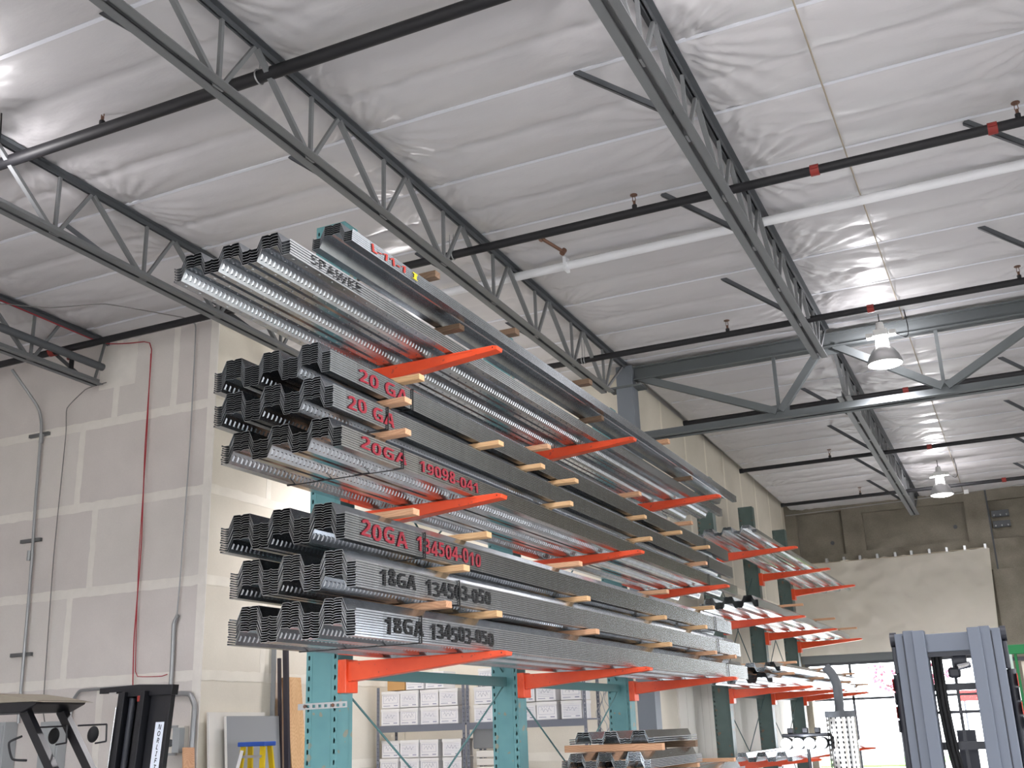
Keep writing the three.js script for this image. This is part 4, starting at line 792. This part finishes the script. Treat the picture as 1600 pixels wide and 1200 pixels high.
// ---------------------------------------------------------------- end wall: curtain, frame, wires
{
  const t = thing('dust_curtain', 'wrinkled off-white curtain hung over the door in the concrete end wall', 'curtain', V(-3, 3.2, D_END - 0.12));
  const nx = 70, ny = 36, g = new THREE.PlaneGeometry(4.85, 2.36, nx, ny), p = g.attributes.position;
  for (let i = 0; i < p.count; i++) {
    const x = p.getX(i), y = p.getY(i), u = x / 4.85 + 0.5;
    const sag = 0.03 * Math.abs(Math.sin(u * Math.PI * 10.3)) * Math.max(0, (y + 1.18) / 2.36) ** 3;
    p.setZ(i, 0.06 * noise.noise(x * 1.1, y * 0.9, 2) + 0.07 * noise.noise(x * 2.2 + y * 1.5, y * 2.6 - x, 7) + 0.03 * noise.noise(x * 5, y * 5 + x * 3, 11) + 0.02 * Math.abs(noise.noise(x * 3 + 4, y * 4, 15)) - 0.03); p.setY(i, y - sag - 0.02 * u); p.setX(i, x - 0.05 * (1.18 - y) * u);
  }
  g.computeVertexNormals();
  part('cloth', g.translate(-3.02, 4.37, -(D_END - 0.26)), M.tarp, t);
  for (const x of [-4.51, -4.07, -3.67, -3.24, -2.8, -2.41, -1.98, -1.57, -1.15, -0.68]) part('clip', rbx(x - 0.03, x + 0.03, 5.5, 5.62, D_END - 0.28, D_END - 0.08, 0.006), M.aluminium, t);
  part('hem_rope', pipe([V(-5.4, 5.52, D_END - 0.27), V(-3, 5.5, D_END - 0.27), V(-0.62, 5.53, D_END - 0.27)], 0.012, 30, 6), M.tanCable, t);
  const f = thing('strip_door', 'green steel frame with pale panel beside the right forklift', 'door frame', V(0.1, 0, 27));
  part('head', rbx(-0.6, 1.4, 2.86, 3.06, 26.9, 27.1, 0.01), M.greenFrame, f); part('rail', bx(-0.6, 1.4, 2.72, 2.8, 26.95, 27.05), M.frameDark, f); part('post', rbx(-0.56, -0.46, 0, 2.86, 26.9, 27.0, 0.01), M.paleFrame, f); part('post', rbx(-0.42, -0.36, 0, 2.86, 26.92, 27.0, 0.01), M.greenFrame, f); part('post', rbx(1.3, 1.4, 0, 2.86, 26.9, 27.0, 0.01), M.greenFrame, f);
  part('panel', bx(-0.3, 1.3, 0.1, 2.7, 26.98, 27.0), M.cream, f); part('sign', bx(-0.28, 0.1, 1.7, 1.78, 26.96, 26.975), M.stickerWhite, f);
  const w = thing('tension_wire', 'thin pale wire stretched across in front of the concrete end wall', 'wire', V(-2, 6.85, 28.7)); part('wire', pipe([V(-5.4, 6.82, 28.9), V(-2, 6.86, 28.8), V(2, 6.97, 28.7)], 0.009, 30, 5), M.greyConduit, w);
  part('tag', bx(-0.95, -0.84, 6.84, 6.94, 28.7, 28.72), M.stickerWhite, w);
  const b = thing('wall_bracket', 'cluster of dark brackets on the concrete wall right of the curtain', 'bracket', V(-0.2, 6.1, D_END));
  for (let i = 0; i < 2; i++) { part('plate', rbx(-0.42, -0.02, 6.0 + i * 0.26, 6.16 + i * 0.26, D_END - 0.2, D_END - 0.08, 0.01), M.darkSteel, b); for (let k = 0; k < 3; k++) part('stud', cyl(V(-0.36 + k * 0.14, 6.03 + i * 0.26, D_END - 0.3), V(-0.36 + k * 0.14, 6.03 + i * 0.26, D_END - 0.2), 0.016, 8), M.greyConduit, b); }
}

// ---------------------------------------------------------------- outdoors beyond the door
struct('ground_outside', bx(-90, 90, -0.25, -0.02, D_END + 0.4, 140), M.asphalt);
struct('ground_apron', bx(X_R + 0.3, 90, -0.25, -0.02, -60, D_END + 0.4), M.asphalt);
struct('ground_yard', bx(-90, X_R + 0.3, -0.25, -0.02, -60, D_B - 0.3), M.asphalt);
{
  const l = thing('lawn', 'strip of green lawn seen through the far door', 'lawn', V(-5, 0, 49)); part('turf', rbx(-14, -3.6, -0.02, 0.04, 42, 50, 0.02), M.grass, l);
  const t = thing('street_tree', 'pink blossoming tree seen through the far door', 'tree', V(-5.0, 0, 52));
  part('trunk', cyl(V(-5, 0, 52), V(-5.05, 2.2, 52), 0.12, 10, 0.08), M.bark, t);
  for (let i = 0; i < 26; i++) { const a = rnd() * 6.283, e = rr(0.4, 1.3), L = rr(1.2, 2.6), b = V(-5.05, rr(1.5, 2.6), 52); const q = b.clone().add(new THREE.Vector3(Math.cos(a) * Math.cos(e) * L, Math.sin(e) * L, Math.sin(a) * Math.cos(e) * L)); part('branch', cyl(b, q, 0.03, 6, 0.012), M.bark, t);
    const gs = []; for (let k = 0; k < 14; k++) { const c = b.clone().lerp(q, rr(0.3, 1.05)); gs.push(new THREE.IcosahedronGeometry(rr(0.04, 0.1), 0).translate(c.x + rr(-0.2, 0.2), c.y + rr(-0.2, 0.2), c.z + rr(-0.2, 0.2))); } const bl = part('blossom', join(gs), M.blossom, t); bl.userData.kind = 'stuff'; }
  const c = thing('sign_board', 'red sign board outside beyond the right forklift mast', 'sign', V(-2.6, 0, 58));
  part('board', rbx(-3.6, -1.7, 2.25, 2.75, 57.95, 58.05, 0.02), M.carRed, c); for (const x of [-3.4, -1.9]) part('post', cyl(V(x, 0, 58), V(x, 2.25, 58), 0.05, 10), M.frameDark, c);
}

scene.traverse((o) => { if (o.isMesh) { o.castShadow = true; o.receiveShadow = true; } });
renderer.render(scene, camera);
